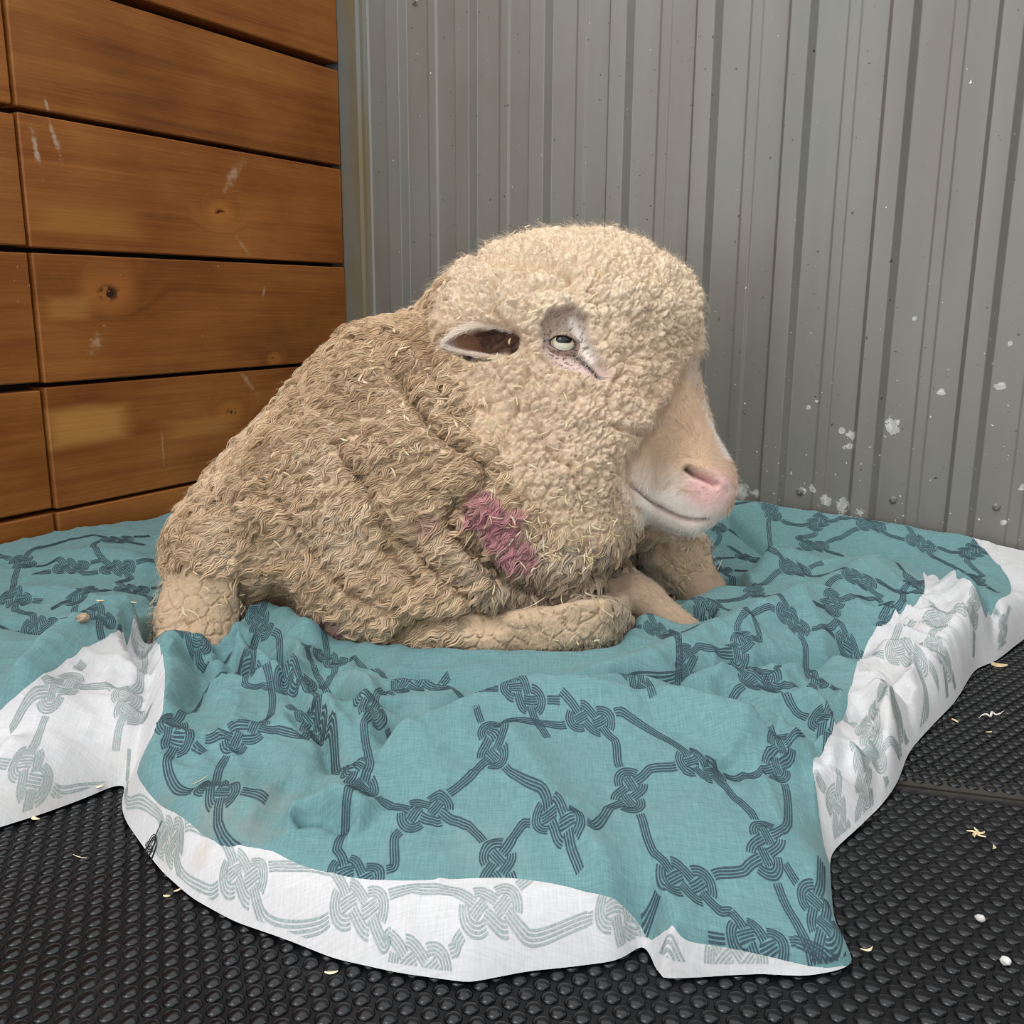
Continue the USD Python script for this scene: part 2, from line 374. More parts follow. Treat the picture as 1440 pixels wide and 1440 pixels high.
# ------------------------------------------------------------------ metal wall: trapezoid ribs, shallow swages between them
PER, PH = 0.1417 * SC, 0.1351 * SC
RIBH, SWH = 0.0145, 0.0022
prof = []
u_pts = [(0.037, 0.0), (0.330, 0.0), (0.352, SWH), (0.455, SWH), (0.477, 0.0), (0.735, 0.0), (0.772, RIBH), (0.963, RIBH)]
t_list = []
for k in range(-1, 15):
    for u, h in u_pts: t_list.append((PH + PER * (k + u), h))
t_list = [(-0.06, 0.0)] + [t for t in t_list if t[0] > 0.045]
prof = np.array(t_list)
# round each bend with a small arc
rounded = [prof[0]]
for a, b, c in zip(prof[:-2], prof[1:-1], prof[2:]):
    r = 0.0016
    u = (a - b) / np.linalg.norm(a - b); w = (c - b) / np.linalg.norm(c - b)
    p0, p2 = b + u * r, b + w * r
    for tt in (0, 0.33, 0.67, 1): rounded.append((1 - tt) ** 2 * p0 + 2 * tt * (1 - tt) * b + tt ** 2 * p2)
rounded.append(prof[-1]); rounded = np.array(rounded)
back_ = np.array([(rounded[-1, 0], -0.010), (rounded[0, 0], -0.010)])          # the sheet is closed behind
loop = np.vstack([rounded, back_]); nL = len(loop)
ring_ = CORNER + loop[:, :1] * WB + loop[:, 1:] * NB
sheet = trimesh.creation.extrude_polygon(__import__('shapely').geometry.Polygon(loop), 2.1 - FT, engine='earcut')
sv_ = np.array(sheet.vertices); Vw = CORNER + sv_[:, :1] * WB + sv_[:, 1:2] * NB + (sv_[:, 2:3] + FT) * np.array([0, 0, 1.0])
sheet = trimesh.Trimesh(Vw, np.array(sheet.faces), process=False)
if sheet.volume < 0: sheet.invert()
chips = [(1253, 602, 0.017), (1262, 594, 0.008), (1197, 612, 0.012), (1193, 628, 0.009), (1184, 606, 0.006), (1407, 543, 0.008), (1323, 552, 0.007), (1420, 484, 0.006), (1137, 573, 0.005), (1143, 688, 0.008), (1437, 686, 0.007),
         (1160, 705, 0.012), (1185, 712, 0.015), (1080, 696, 0.012), (1040, 690, 0.018), (1062, 694, 0.01), (1130, 690, 0.007), (1215, 718, 0.016), (1340, 740, 0.015), (1412, 735, 0.006), (1286, 448, 0.004), (1392, 511, 0.006)]
nd = {'g': ('geometry', {}), 'n1': ('noise_texture', {'scale': 2.6, 'detail': 6.0, 'roughness': 0.6}), 'n2': ('noise_texture', {'scale': 60.0, 'detail': 4.0, 'roughness': 0.7}),
      'ms': ('mapping', {'scale': (14.0, 14.0, 1.5)}), 'n3': ('noise_texture', {'scale': 1.0, 'detail': 5.0}), 'n4': ('noise_texture', {'scale': 95.0, 'detail': 2.0}), 'n5': ('noise_texture', {'scale': 120.0, 'detail': 2.0, 'w': 3.0}),
      'r': ('rgb_ramp', ramp((0.30, (0.178, 0.172, 0.148)), (0.5, (0.200, 0.190, 0.168)), (0.7, (0.186, 0.195, 0.174)))),
      'st': ('rgb_ramp', ramp((0.45, (1, 1, 1)), (0.75, (0.86, 0.84, 0.80)))), 'mst': ('mix', {'mix_type': 'multiply', 'fac': 1.0}),
      'dk': ('rgb_ramp', ramp((0.72, (0, 0, 0)), (0.76, (1, 1, 1)))), 'mdk': ('mix', {'color2': (0.05, 0.045, 0.04)}),
      'sz': ('separate_xyz', {}), 'hz': ('map_range', {'from_min': 0.10, 'from_max': 0.55, 'to_min': 0.075, 'to_max': 0.0, 'clamp': True}),
      'wsub': ('math', {'math_type': 'add'}), 'ws': ('rgb_ramp', ramp((0.775, (0, 0, 0)), (0.79, (1, 1, 1)))), 'mws': ('mix', {'color2': (0.62, 0.62, 0.57)}),
      'rr': ('map_range', {'from_min': 0.3, 'from_max': 0.7, 'to_min': 0.30, 'to_max': 0.46}),
      'b': ('bump', {'strength': 0.10, 'distance': 0.004}),
      'p': ('principled_bsdf', {'specular_ior_level': 0.6, 'metallic': 0.15})}
ln = [('g.position', 'n1.vector'), ('g.position', 'n2.vector'), ('g.position', 'ms.vector'), ('ms.vector', 'n3.vector'), ('g.position', 'n4.vector'), ('g.position', 'n5.vector'), ('g.position', 'sz.vector'),
      ('n1.fac', 'r.fac'), ('n3.fac', 'st.fac'), ('r.color', 'mst.color1'), ('st.color', 'mst.color2'), ('n4.fac', 'dk.fac'), ('mst.color', 'mdk.color1'), ('dk.color', 'mdk.fac'),
      ('sz.z', 'hz.value'), ('hz.result', 'wsub.value1'), ('n5.fac', 'wsub.value2'), ('wsub.value', 'ws.fac'), ('mdk.color', 'mws.color1'), ('ws.color', 'mws.fac'),
      ('n1.fac', 'rr.value'), ('rr.result', 'p.roughness'), ('n1.fac', 'b.height'), ('b.normal', 'p.normal')]
col = 'mws.color'; small = None
for i_, (px, py, r_) in enumerate(chips):
    P_ = on_wall([(px, py)], NB)[0]
    nd |= {f'c{i_}': ('vector_math', {'math_type': 'distance', 'vector2': tuple(P_)}), f'd{i_}': ('math', {'math_type': 'divide', 'value2': r_})}
    ln += [('g.position', f'c{i_}.vector1'), (f'c{i_}.value', f'd{i_}.value1')]
    if small is None: small = f'd{i_}.value'
    else:
        nd[f'e{i_}'] = ('math', {'math_type': 'minimum'}); ln += [(small, f'e{i_}.value1'), (f'd{i_}.value', f'e{i_}.value2')]; small = f'e{i_}.value'
nd |= {'cn': ('math', {'math_type': 'multiply_add', 'value2': 3.4}), 'cm': ('map_range', {'from_min': 2.42, 'from_max': 2.52, 'to_min': 1.0, 'to_max': 0.0, 'clamp': True}),
       'cc': ('rgb_ramp', ramp((0.4, (0.42, 0.42, 0.37)), (0.6, (0.62, 0.63, 0.58)))), 'cx': ('mix', {})}
ln += [('n2.fac', 'cn.value1'), (small, 'cn.value3'), ('cn.value', 'cm.value'), ('n5.fac', 'cc.fac'), (col, 'cx.color1'), ('cc.color', 'cx.color2'), ('cm.result', 'cx.fac'), ('cx.color', 'p.base_color')]
M['painted_metal'] = mat('painted_metal', nd, ln)
wall_back = thing('wall_back', kind='structure')
obj('metal_sheet', sheet, M['painted_metal'], wall_back, smooth=20)

# washer-head screws
def screw_mesh(P, n_, r=0.007):
    prof_ = np.array([[0, 0.0062], [0.0030, 0.0062], [0.0036, 0.0052], [0.0036, 0.0020], [0.0062, 0.0014], [r, 0.0004], [r, -0.001]])
    m = trimesh.creation.revolve(prof_[::-1], sections=14)
    z = n_ / np.linalg.norm(n_); x = np.cross([0, 0, 1.0], z); x /= np.linalg.norm(x)
    T = np.eye(4); T[:3, 0], T[:3, 1], T[:3, 2], T[:3, 3] = x, np.cross(z, x), z, P
    m.apply_transform(T)
    if m.volume < 0: m.invert()
    return m
M['screw'] = mat('screw', {'g': ('geometry', {}), 'n': ('noise_texture', {'scale': 300.0}), 'r': ('rgb_ramp', ramp((0.4, (0.16, 0.155, 0.14)), (0.7, (0.3, 0.27, 0.22)))), 'p': ('principled_bsdf', {'metallic': 0.5, 'roughness': 0.4})},
                 [('g.position', 'n.vector'), ('n.fac', 'r.fac'), ('r.color', 'p.base_color')])
for px, py in ((490, 14), (584, 3), (1125, 692), (1256, 703), (1401, 713)):
    obj('screw', screw_mesh(on_wall([(px, py)], NB)[0], NB), M['screw'], wall_back)

# folded flashing down the corner
fl = [(-0.002, 0.0), (-0.002, 0.012), (0.004, 0.0135), (0.046, 0.0135), (0.052, 0.0085), (0.060, 0.0085), (0.066, 0.002), (0.066, 0.0)]
pf = np.array(fl)
A = CORNER + pf[:, :1] * WB + pf[:, 1:] * NB
V = np.vstack([A + [0, 0, FT], A + [0, 0, 2.1]]); n = len(A)
F = []
for k in range(n):
    k2 = (k + 1) % n
    F += [(k, k2, n + k2), (k, n + k2, n + k)]
M['flashing'] = mat('flashing', {'g': ('geometry', {}), 'm': ('mapping', {'scale': (22.0, 22.0, 2.0)}), 'n': ('noise_texture', {'scale': 1.0, 'detail': 4.0}), 'v': ('noise_texture', {'scale': 90.0, 'detail': 2.0}),
    'r': ('rgb_ramp', ramp((0.47, (0.165, 0.17, 0.155)), (0.60, (0.17, 0.145, 0.09)), (0.75, (0.19, 0.125, 0.055)))), 's': ('rgb_ramp', ramp((0.775, (0, 0, 0)), (0.785, (1, 1, 1)))), 'x': ('mix', {'color2': (0.6, 0.58, 0.5)}),
    'p': ('principled_bsdf', {'roughness': 0.38, 'specular_ior_level': 0.6, 'metallic': 0.15})},
    [('g.position', 'm.vector'), ('m.vector', 'n.vector'), ('g.position', 'v.vector'), ('n.fac', 'r.fac'), ('v.fac', 's.fac'), ('r.color', 'x.color1'), ('s.color', 'x.fac'), ('x.color', 'p.base_color')])
fm = trimesh.Trimesh(V, np.array(F)); fm.fix_normals()
tag(obj('trim_1', fm, M['flashing']), kind='structure')

# the pen's third side, right of the picture: the same sheet metal
far_r = CORNER + WB * 3.3
hull = trimesh.creation.box([0.03, 3.4, 2.1 - FT])
T_ = np.eye(4); dirn = WL / np.linalg.norm(WL); T_[:3, 1] = dirn; T_[:3, 0] = np.array([dirn[1], -dirn[0], 0]); T_[:3, 3] = far_r + dirn * 1.7 + np.array([0, 0, (2.1 + FT) / 2])
hull.apply_transform(T_)
if hull.volume < 0: hull.invert()
tag(obj('wall_right', hull, M['painted_metal']), kind='structure')

# ------------------------------------------------------------------ the sheep: one continuous body from a smooth union of shapes
DM = 1.36                                                      # distance of the sheep's middle plane along the view axis
PX = DM / FPX                                                  # metres per photographed pixel at that plane
BX, BY, BZ = RIGHT, UP, -FWD                                   # sculpting axes: along the picture, up it, towards the viewer
def S(px, py, w=0.0):
    """sculpting space: right, up, towards the viewer, in metres, from the photograph's pixel at distance DM - w."""
    d = DM - w
    return np.array([(px - 720) * d / FPX, (720 - py) * d / FPX, w])
def to_world(q): return EYE + FWD * DM + q[:, :1] * RIGHT + q[:, 1:2] * UP - q[:, 2:3] * FWD

GH = 0.0036
lo, hi = np.array([-0.54, -0.25, -0.30]), np.array([0.34, 0.44, 0.24])
shape = np.ceil((hi - lo) / GH).astype(int) + 1
axes = [lo[k] + GH * np.arange(shape[k]) for k in range(3)]
D = np.full(shape, 0.5, np.float32)
def window(a, b, m):
    s = []
    for k in range(3):
        i0 = max(0, int((a[k] - m - lo[k]) / GH)); i1 = min(shape[k], int((b[k] + m - lo[k]) / GH) + 2)
        s.append(slice(i0, i1))
    return tuple(s)
def smin(a, b, k):
    h = np.maximum(k - np.abs(a - b), 0) / k
    return np.minimum(a, b) - h * h * k * 0.25
def grids(w): return np.meshgrid(*[axes[k][w[k]].astype(np.float32) for k in range(3)], indexing='ij', sparse=True)
def ellipsoid(c, r, ang=0.0, yaw=0.0, k=0.05, cut=False):
    """r: radii along the turned picture axes and towards the viewer; ang turns in the picture (degrees, anticlockwise), yaw turns the long axis towards the viewer."""
    c, r = np.asarray(c, float), np.asarray(r, float)
    R_ = Rotation.from_euler('z', ang, degrees=True) * Rotation.from_euler('y', -yaw, degrees=True)
    Q = R_.as_matrix(); m = float(r.max())
    w = window(c - m, c + m, k + 0.02)
    X, Y, Z = grids(w)
    x, y, z = X - c[0], Y - c[1], Z - c[2]
    a = (Q[0, 0] * x + Q[1, 0] * y + Q[2, 0] * z) / r[0]; b = (Q[0, 1] * x + Q[1, 1] * y + Q[2, 1] * z) / r[1]; d = (Q[0, 2] * x + Q[1, 2] * y + Q[2, 2] * z) / r[2]
    k0 = np.sqrt(a * a + b * b + d * d); k1 = np.sqrt((a / r[0]) ** 2 + (b / r[1]) ** 2 + (d / r[2]) ** 2) + 1e-6
    e = k0 * (k0 - 1) / k1
    D[w] = -smin(-D[w], e, k) if cut else smin(D[w], e, k)
def cone(p, q, ra, rb, k=0.04, flat=1.0, cut=False):
    """round cone from p to q; flat scales its depth towards the viewer."""
    p, q = np.asarray(p, float), np.asarray(q, float); m = max(ra, rb)
    w = window(np.minimum(p, q) - m, np.maximum(p, q) + m, k + 0.02)
    X, Y, Z = grids(w)
    e = q - p; e2 = e.copy(); e2[2] /= flat; L = e2 @ e2
    x, y, z = X - p[0], Y - p[1], (Z - p[2]) / flat
    t = np.clip((x * e2[0] + y * e2[1] + z * e2[2]) / L, 0, 1)
    d = np.sqrt((x - t * e2[0]) ** 2 + (y - t * e2[1]) ** 2 + (z - t * e2[2]) ** 2) - (ra + t * (rb - ra))
    d = d * min(1.0, flat) if flat < 1 else d
    D[w] = -smin(-D[w], d, k) if cut else smin(D[w], d, k)
P_ = PX
# trunk
ellipsoid(S(585, 720, -0.04), (215 * P_, 205 * P_, 0.205), ang=38, k=0.08)
ellipsoid(S(560, 610, -0.06), (150 * P_, 150 * P_, 0.17), ang=38, k=0.08)
ellipsoid(S(440, 735, -0.04), (150 * P_, 148 * P_, 0.175), ang=40, k=0.08)
ellipsoid(S(336, 772, -0.02), (84 * P_, 88 * P_, 0.13), ang=40, k=0.06)
ellipsoid(S(700, 740, -0.01), (160 * P_, 125 * P_, 0.18), k=0.07)
ellipsoid(S(610, 835, 0.03), (190 * P_, 82 * P_, 0.15), ang=-4, k=0.05)
ellipsoid(S(688, 458, -0.02), (80 * P_, 80 * P_, 0.115), k=0.05)
# hind leg, folded at the rump
cone(S(308, 790, 0.05), S(278, 890, 0.09), 62 * P_, 48 * P_, k=0.04)
cone(S(278, 890, 0.09), S(272, 925, 0.10), 48 * P_, 48 * P_, k=0.02)
# neck
cone(S(600, 612, -0.04), S(760, 562, 0.0), 160 * P_, 150 * P_, k=0.06, flat=0.9)
cone(S(640, 690, 0.02), S(780, 660, 0.02), 150 * P_, 120 * P_, k=0.06, flat=1.0)
# folded near knee below the brisket, and the forelegs
cone(S(640, 880, 0.11), S(800, 862, 0.13), 50 * P_, 52 * P_, k=0.03)
cone(S(800, 862, 0.13), S(838, 850, 0.08), 52 * P_, 48 * P_, k=0.03)
cone(S(846, 806, 0.0), S(900, 840, 0.03), 42 * P_, 27 * P_, k=0.025)
cone(S(900, 840, 0.03), S(970, 897, 0.05), 27 * P_, 26 * P_, k=0.02)
cone(S(880, 735, -0.10), S(945, 768, -0.11), 52 * P_, 46 * P_, k=0.04)
cone(S(945, 768, -0.11), S(988, 835, -0.10), 44 * P_, 32 * P_, k=0.025)
cone(S(988, 835, -0.10), S(1012, 880, -0.09), 32 * P_, 32 * P_, k=0.02)
# head: crown of wool, cheek, muzzle
ellipsoid(S(828, 452, 0.0), (140 * P_, 112 * P_, 0.138), ang=-8, k=0.05)
ellipsoid(S(748, 466, -0.01), (115 * P_, 108 * P_, 0.14), k=0.05)
ellipsoid(S(892, 446, 0.0), (80 * P_, 68 * P_, 0.105), ang=-15, k=0.025)
ellipsoid(S(800, 610, 0.02), (128 * P_, 148 * P_, 0.128), k=0.05)
cone(S(880, 546, 0.0), S(960, 670, 0.0), 104 * P_, 63 * P_, k=0.03, flat=0.84)
ellipsoid(S(962, 668, 0.0), (66 * P_, 62 * P_, 0.056), ang=-40, k=0.02)       # lips and nose
ellipsoid(S(992, 690, 0.0), (38 * P_, 42 * P_, 0.043), k=0.02)
cone(S(905, 690, 0.0), S(972, 716, 0.0), 38 * P_, 30 * P_, k=0.02, flat=1.15)                # lower jaw
ellipsoid(S(970, 712, 0.0), (34 * P_, 33 * P_, 0.036), k=0.015)
# cheek wool that ends over the jaw, ruff under the throat
ellipsoid(S(835, 690, 0.035), (70 * P_, 72 * P_, 0.085), k=0.03)
ellipsoid(S(770, 780, 0.06), (100 * P_, 62 * P_, 0.10), ang=8, k=0.04)
# hollows: throat, flank behind the hind leg
ellipsoid(S(918, 790, 0.10), (40 * P_, 26 * P_, 0.07), ang=10, k=0.03, cut=True)
ellipsoid(S(376, 862, 0.12), (40 * P_, 42 * P_, 0.10), ang=-20, k=0.02, cut=True)

def surface_nets(D, lo, h):
    s = D < 0
    c = sum(s[i:s.shape[0] - 1 + i, j:s.shape[1] - 1 + j, k:s.shape[2] - 1 + k].astype(np.int8) for i in (0, 1) for j in (0, 1) for k in (0, 1))
    cells = np.argwhere((c > 0) & (c < 8))
    ident = np.full(c.shape, -1, np.int64); ident[tuple(cells.T)] = np.arange(len(cells))
    corner = [np.array(o) for o in np.ndindex(2, 2, 2)]
    val = np.stack([D[tuple((cells + o).T)] for o in corner], 1)
    acc, num = np.zeros((len(cells), 3)), np.zeros(len(cells))
    for a in range(8):
        for b in range(a + 1, 8):
            if np.abs(corner[a] - corner[b]).sum() != 1: continue
            m = (val[:, a] < 0) != (val[:, b] < 0)
            t = val[m, a] / (val[m, a] - val[m, b])
            acc[m] += corner[a] + (corner[b] - corner[a]) * t[:, None]; num[m] += 1
    V = lo + h * (cells + acc / num[:, None])
    quads = []
    for ax in range(3):
        o = np.zeros(3, int); o[ax] = 1; u, w = [(1, 2), (2, 0), (0, 1)][ax]
        sl0 = [slice(1, -1)] * 3; sl0[ax] = slice(0, -1)
        A, B_ = s[tuple(slice(0, n - 1) if k == ax else slice(1, n - 1) for k, n in enumerate(s.shape))], s[tuple(slice(1, n) if k == ax else slice(1, n - 1) for k, n in enumerate(s.shape))]
        e = np.argwhere(A != B_); e[:, [u, w]] += 1
        fl_ = A[A != B_]
        def cell(du, dw):
            q = e.copy(); q[:, u] += du; q[:, w] += dw; return ident[tuple(q.T)]
        q = np.stack([cell(-1, -1), cell(0, -1), cell(0, 0), cell(-1, 0)], 1)
        q[~fl_] = q[~fl_][:, ::-1]
        quads.append(q)
    Q = np.vstack(quads); Q = Q[(Q >= 0).all(1)]
    return V, np.vstack([Q[:, [0, 1, 2]], Q[:, [0, 2, 3]]])

D = gaussian_filter(D, 1.2)
V, F = surface_nets(D, lo, GH); del D
m_ = trimesh.Trimesh(V, F, process=False)
comp = m_.split(only_watertight=False) if False else None
trimesh.smoothing.filter_taubin(m_, lamb=0.5, nu=0.52, iterations=8)
V, F = np.array(m_.vertices), np.array(m_.faces)

def subdivide(V, F):
    e = np.sort(np.vstack([F[:, [0, 1]], F[:, [1, 2]], F[:, [2, 0]]]), 1)
    u, inv = np.unique(e[:, 0] * np.int64(len(V)) + e[:, 1], return_inverse=True)
    mid = (V[u // len(V)] + V[u % len(V)]) / 2; inv = inv + len(V); n = len(F)
    ab, bc, ca = inv[:n], inv[n:2 * n], inv[2 * n:]
    return np.vstack([V, mid]), np.vstack([np.stack([F[:, 0], ab, ca], 1), np.stack([ab, F[:, 1], bc], 1), np.stack([ca, bc, F[:, 2]], 1), np.stack([ab, bc, ca], 1)])
def normals(V, F):
    n = np.zeros_like(V); c = np.cross(V[F[:, 1]] - V[F[:, 0]], V[F[:, 2]] - V[F[:, 0]])
    for k in range(3):
        for a in range(3): n[:, a] += np.bincount(F[:, k], c[:, a], len(V))
    return n / (np.linalg.norm(n, axis=1, keepdims=True) + 1e-15)
V, F = subdivide(V, F)
N = normals(V, F)
if (N * (V - V.mean(0))).sum() < 0: F = F[:, ::-1]; N = -N
W = to_world(V); PXY, _ = project(W)
near = N[:, 2] > -0.15                                          # side turned to the photograph
px, py = PXY[:, 0], PXY[:, 1]

# regions, drawn on the profile
MUZ = np.array([(972, 505), (992, 545), (1040, 640), (1050, 700), (1012, 750), (960, 753), (905, 738), (884, 712), (876, 670), (882, 640), (905, 610), (925, 575), (945, 535)])
EYEP = np.array([(759, 455), (772, 436), (806, 430), (826, 446), (826, 474), (840, 500), (858, 528), (842, 541), (812, 527), (780, 512), (762, 490)])
LEG1 = np.array([(876, 800), (925, 800), (1010, 880), (980, 930), (900, 880), (872, 850)])
LEG2 = np.array([(962, 815), (1008, 800), (1060, 880), (1000, 910), (960, 850)])
KNEE = np.array([(668, 862), (760, 842), (850, 840), (880, 900), (720, 930), (640, 925)])
FARL = np.array([(915, 752), (985, 740), (1010, 790), (1030, 850), (960, 850), (925, 800)])
HIND = np.array([(215, 795), (300, 800), (345, 840), (340, 940), (200, 940)])
front = V[:, 2] > -0.09
s_muz = signed(PXY, MUZ); s_eye = np.where(near & (V[:, 2] > 0), signed(PXY, EYEP), -99.0)
s_l1 = np.where(front, signed(PXY, LEG1), -99.0); s_l2 = np.where(V[:, 2] < -0.02, signed(PXY, LEG2), -99.0)
s_knee = np.where(near, signed(PXY, KNEE), -99.0); s_hind = np.where(near, signed(PXY, HIND), -99.0)
skin = np.maximum.reduce([sstep(-14, 10, s_muz + 10 * (meshkit.noise(V * 60) - 0.5)), sstep(-2, 6, s_eye), sstep(-8, 8, s_l1), sstep(-10, 10, s_l2)])
felt = np.maximum.reduce([sstep(-20, 10, s_knee), sstep(-20, 10, s_hind), np.where(V[:, 2] < -0.02, sstep(-12, 6, signed(PXY, FARL)), 0)])             # short matted wool, cracked like dry mud
xb_ = 612 + np.clip(py - 450, 0, 400) * 0.5
headw = sstep(-65, 65, px - xb_) * sstep(785, 715, py)
headw = np.clip(headw, 0, 1)

# creases of the neck folds and the jaw (photograph's outline of each fold, cut into the surface)
disp = np.zeros(len(V))
creases = [([(705, 395), (690, 430), (725, 470), (745, 520), (742, 560), (752, 590), (760, 610), (775, 640), (800, 655)], 4, 0.008), ([(800, 655), (812, 690), (822, 720)], 3.5, 0.006), ([(868, 530), (850, 560), (856, 590)], 3.5, 0.006), ([(742, 520), (735, 560), (720, 600)], 3.5, 0.006), ([(860, 600), (890, 612), (905, 606)], 4, 0.006), ([(640, 340), (690, 372), (760, 380), (800, 392)], 6, 0.008), ([(800, 392), (812, 428)], 5, 0.006),
           ([(560, 520), (600, 580), (640, 620), (690, 660), (660, 700), (630, 725), (650, 760), (690, 800), (735, 822), (790, 830), (850, 800)], 12, 0.016),
           ([(470, 620), (520, 700), (545, 745), (600, 790), (640, 830), (700, 862)], 10, 0.010),
           ([(390, 700), (450, 790), (520, 850), (600, 876), (700, 880)], 10, 0.008),
           ([(600, 480), (620, 540), (650, 590), (690, 620)], 9, 0.006),
           ([(540, 770), (570, 800), (585, 815)], 10, 0.012), ([(640, 800), (672, 850), (690, 868)], 10, 0.010),
           ([(640, 700), (665, 730), (680, 770), (705, 800)], 8, 0.012),
           ([(560, 895), (660, 865), (780, 838), (870, 828)], 9, 0.014),
           ([(868, 830), (876, 800), (905, 778), (930, 772)], 10, 0.012),
           ([(880, 640), (892, 690), (897, 730), (885, 752)], 6, 0.005),
           ([(340, 815), (352, 850), (345, 890)], 10, 0.012)]
for line, wpx, dep in creases:
    d = seg_dist(PXY, smooth_line(line, 40))[0]
    disp -= np.where(near, (2.1 if wpx > 7 else 1.3) * dep * np.exp(-(d / wpx) ** 2), 0)
# wool: two sizes of knobs, small and tight on the head, longer on the body
WARP = 0.007 * np.stack([meshkit.fbm(V * 90, 2, 60 + k_) - 0.5 for k_ in range(3)], 1)
def cells(seedcount, jitter_seed, k=2, stretch=None):
    r_ = np.random.default_rng(jitter_seed)
    pts = V[r_.choice(len(V), seedcount, replace=False)]
    t = cKDTree(pts); d, i = t.query(V + WARP, k=k, workers=-1)
    return d, i
d1, _ = cells(9000, 1)
d2, _ = cells(2600, 2)
d3, _ = cells(26000, 3)
d4, _ = cells(5600, 4)
knob = lambda d, w: 1 - np.exp(-np.maximum(d[:, 1] - d[:, 0], 0) / w)
n1 = meshkit.fbm(V * 22, 2, 5) - 0.5; n2 = meshkit.fbm(V * 130, 3, 9) - 0.5
wool = (1 - skin)
disp += wool * (0.020 * n1 + (1 - headw) * (1 - felt) * (0.0035 * knob(d2, 0.004) + 0.001 * knob(d1, 0.003))
                + headw * (0.0040 * knob(d1, 0.0014) + 0.0026 * knob(d3, 0.0011) + 0.0070 * knob(d4, 0.0022) + 0.0045 * knob(d2, 0.0022))
                + felt * (0.0045 * knob(d2, 0.0012) + 0.001 * knob(d3, 0.001)) + 0.003 * n2)
de_ear = np.hypot((px - 684) / 58, (py - 481) / 33)
disp += -wool * 0.004 - skin * 0.001
disp -= np.where(near, 0.034 * sstep(1.05, 0.55, de_ear), 0)
# eye hollow
de = np.hypot(px - 792, (py - 484) * 1.15)
disp -= np.where(near & (V[:, 2] > 0), 0.010 * sstep(62, 22, de) + 0.006 * sstep(-6, 12, s_eye), 0)
# brow ridge of the upper lid
# nostril, mouth, the dip between nose and lip
nost = seg_dist(PXY, smooth_line([(968, 661), (980, 669), (996, 676), (1008, 683)], 30)); 
disp -= np.where(near, 0.016 * np.exp(-(nost[0] / (4.8 - 1.5 * nost[1])) ** 2) * (1 - 0.5 * nost[1]), 0)
disp += np.where(near, 0.0035 * np.exp(-((seg_dist(PXY, smooth_line([(965, 652), (985, 657), (1008, 668), (1018, 680)], 20))[0]) / 6) ** 2), 0)
phil = seg_dist(PXY, smooth_line([(1012, 686), (1018, 696), (1014, 712)], 20))[0]
disp -= 0.003 * np.exp(-(phil / 4) ** 2) * (np.abs(V[:, 2]) < 0.03)
mouth = seg_dist(PXY, smooth_line([(893, 684), (908, 697), (925, 712), (950, 727), (975, 733), (998, 733)], 40))
disp -= np.where(near, 0.0065 * np.exp(-(mouth[0] / 3.2) ** 2), 0)
disp += np.where(near, 0.004 * np.exp(-(seg_dist(PXY, smooth_line([(905, 712), (925, 727), (950, 742), (975, 746)], 30))[0] / 9) ** 2), 0)
disp += headw * wool * 0.007 * (meshkit.fbm(V * 34, 2, 66) - 0.5) * 2
disp += skin * 0.0012 * (meshkit.fbm(V * 220, 3, 3) - 0.5)
V = V + N * disp[:, None]
W = to_world(V)
W[:, 2] = np.where(W[:, 2] < 0.035, 0.02 + 0.015 * np.exp((np.minimum(W[:, 2], 0.035) - 0.035) / 0.015), W[:, 2])    # flattened where it lies
print('sheep z', W[:, 2].min(), W.min(0), W.max(0))
NW = N[:, :1] * RIGHT + N[:, 1:2] * UP - N[:, 2:3] * FWD

# ---- colours of skin, short hair and wool
def lerp(a, b, t): return a + (np.asarray(b) - a) * t[:, None]
c_wool = np.array([0.72, 0.54, 0.36])
col_ = np.tile(c_wool, (len(V), 1))
nz = meshkit.fbm(V * 9, 3, 21)
col_ = lerp(col_, (0.47, 0.33, 0.19), np.clip(2.2 * (nz - 0.45), 0, 1) * wool)
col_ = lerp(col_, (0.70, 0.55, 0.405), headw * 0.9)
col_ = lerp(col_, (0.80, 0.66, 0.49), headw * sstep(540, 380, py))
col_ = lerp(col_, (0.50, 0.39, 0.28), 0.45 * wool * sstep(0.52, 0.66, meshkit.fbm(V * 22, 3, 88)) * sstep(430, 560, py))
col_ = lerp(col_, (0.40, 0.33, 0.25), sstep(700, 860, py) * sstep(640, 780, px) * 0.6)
col_ = lerp(col_, (0.58, 0.42, 0.28), felt * 0.8)
hair = (0.64, 0.44, 0.29)
tm = sstep(-14, 10, s_muz + 16 * (meshkit.noise(V * 60) - 0.5))
col_ = lerp(col_, hair, tm)
col_ = lerp(col_, (0.88, 0.79, 0.71), tm * sstep(640, 700, py + 0.2 * (940 - px)))
col_ = lerp(col_, (0.72, 0.60, 0.50), tm * sstep(22, 4, seg_dist(PXY, np.array([(972, 505), (1000, 560), (1026, 630)]))[0]))
pinkd = np.hypot((px - 1000) / 42, (py - 690) / 34)
col_ = lerp(col_, (0.85, 0.50, 0.48), tm * sstep(1.3, 0.4, pinkd) * 0.9)
col_ = lerp(col_, (0.74, 0.48, 0.42), tm * np.exp(-(mouth[0] / 7) ** 2) * 0.5)
col_ = lerp(col_, (0.10, 0.02, 0.02), np.where(near, np.exp(-(nost[0] / 3.0) ** 2) * (1 - 0.75 * nost[1]), 0))
col_ = lerp(col_, (0.20, 0.10, 0.07), tm * np.where(near, np.exp(-(mouth[0] / 2.0) ** 2) * 0.8, 0))
spots = meshkit.noise(V * 330, 4)
col_ = lerp(col_, (0.42, 0.12, 0.10), tm * (spots > 0.86) * sstep(1.2, 0.7, pinkd) * 0.5)
es = sstep(-3, 4, s_eye)
col_ = lerp(col_, (0.40, 0.30, 0.24), es)
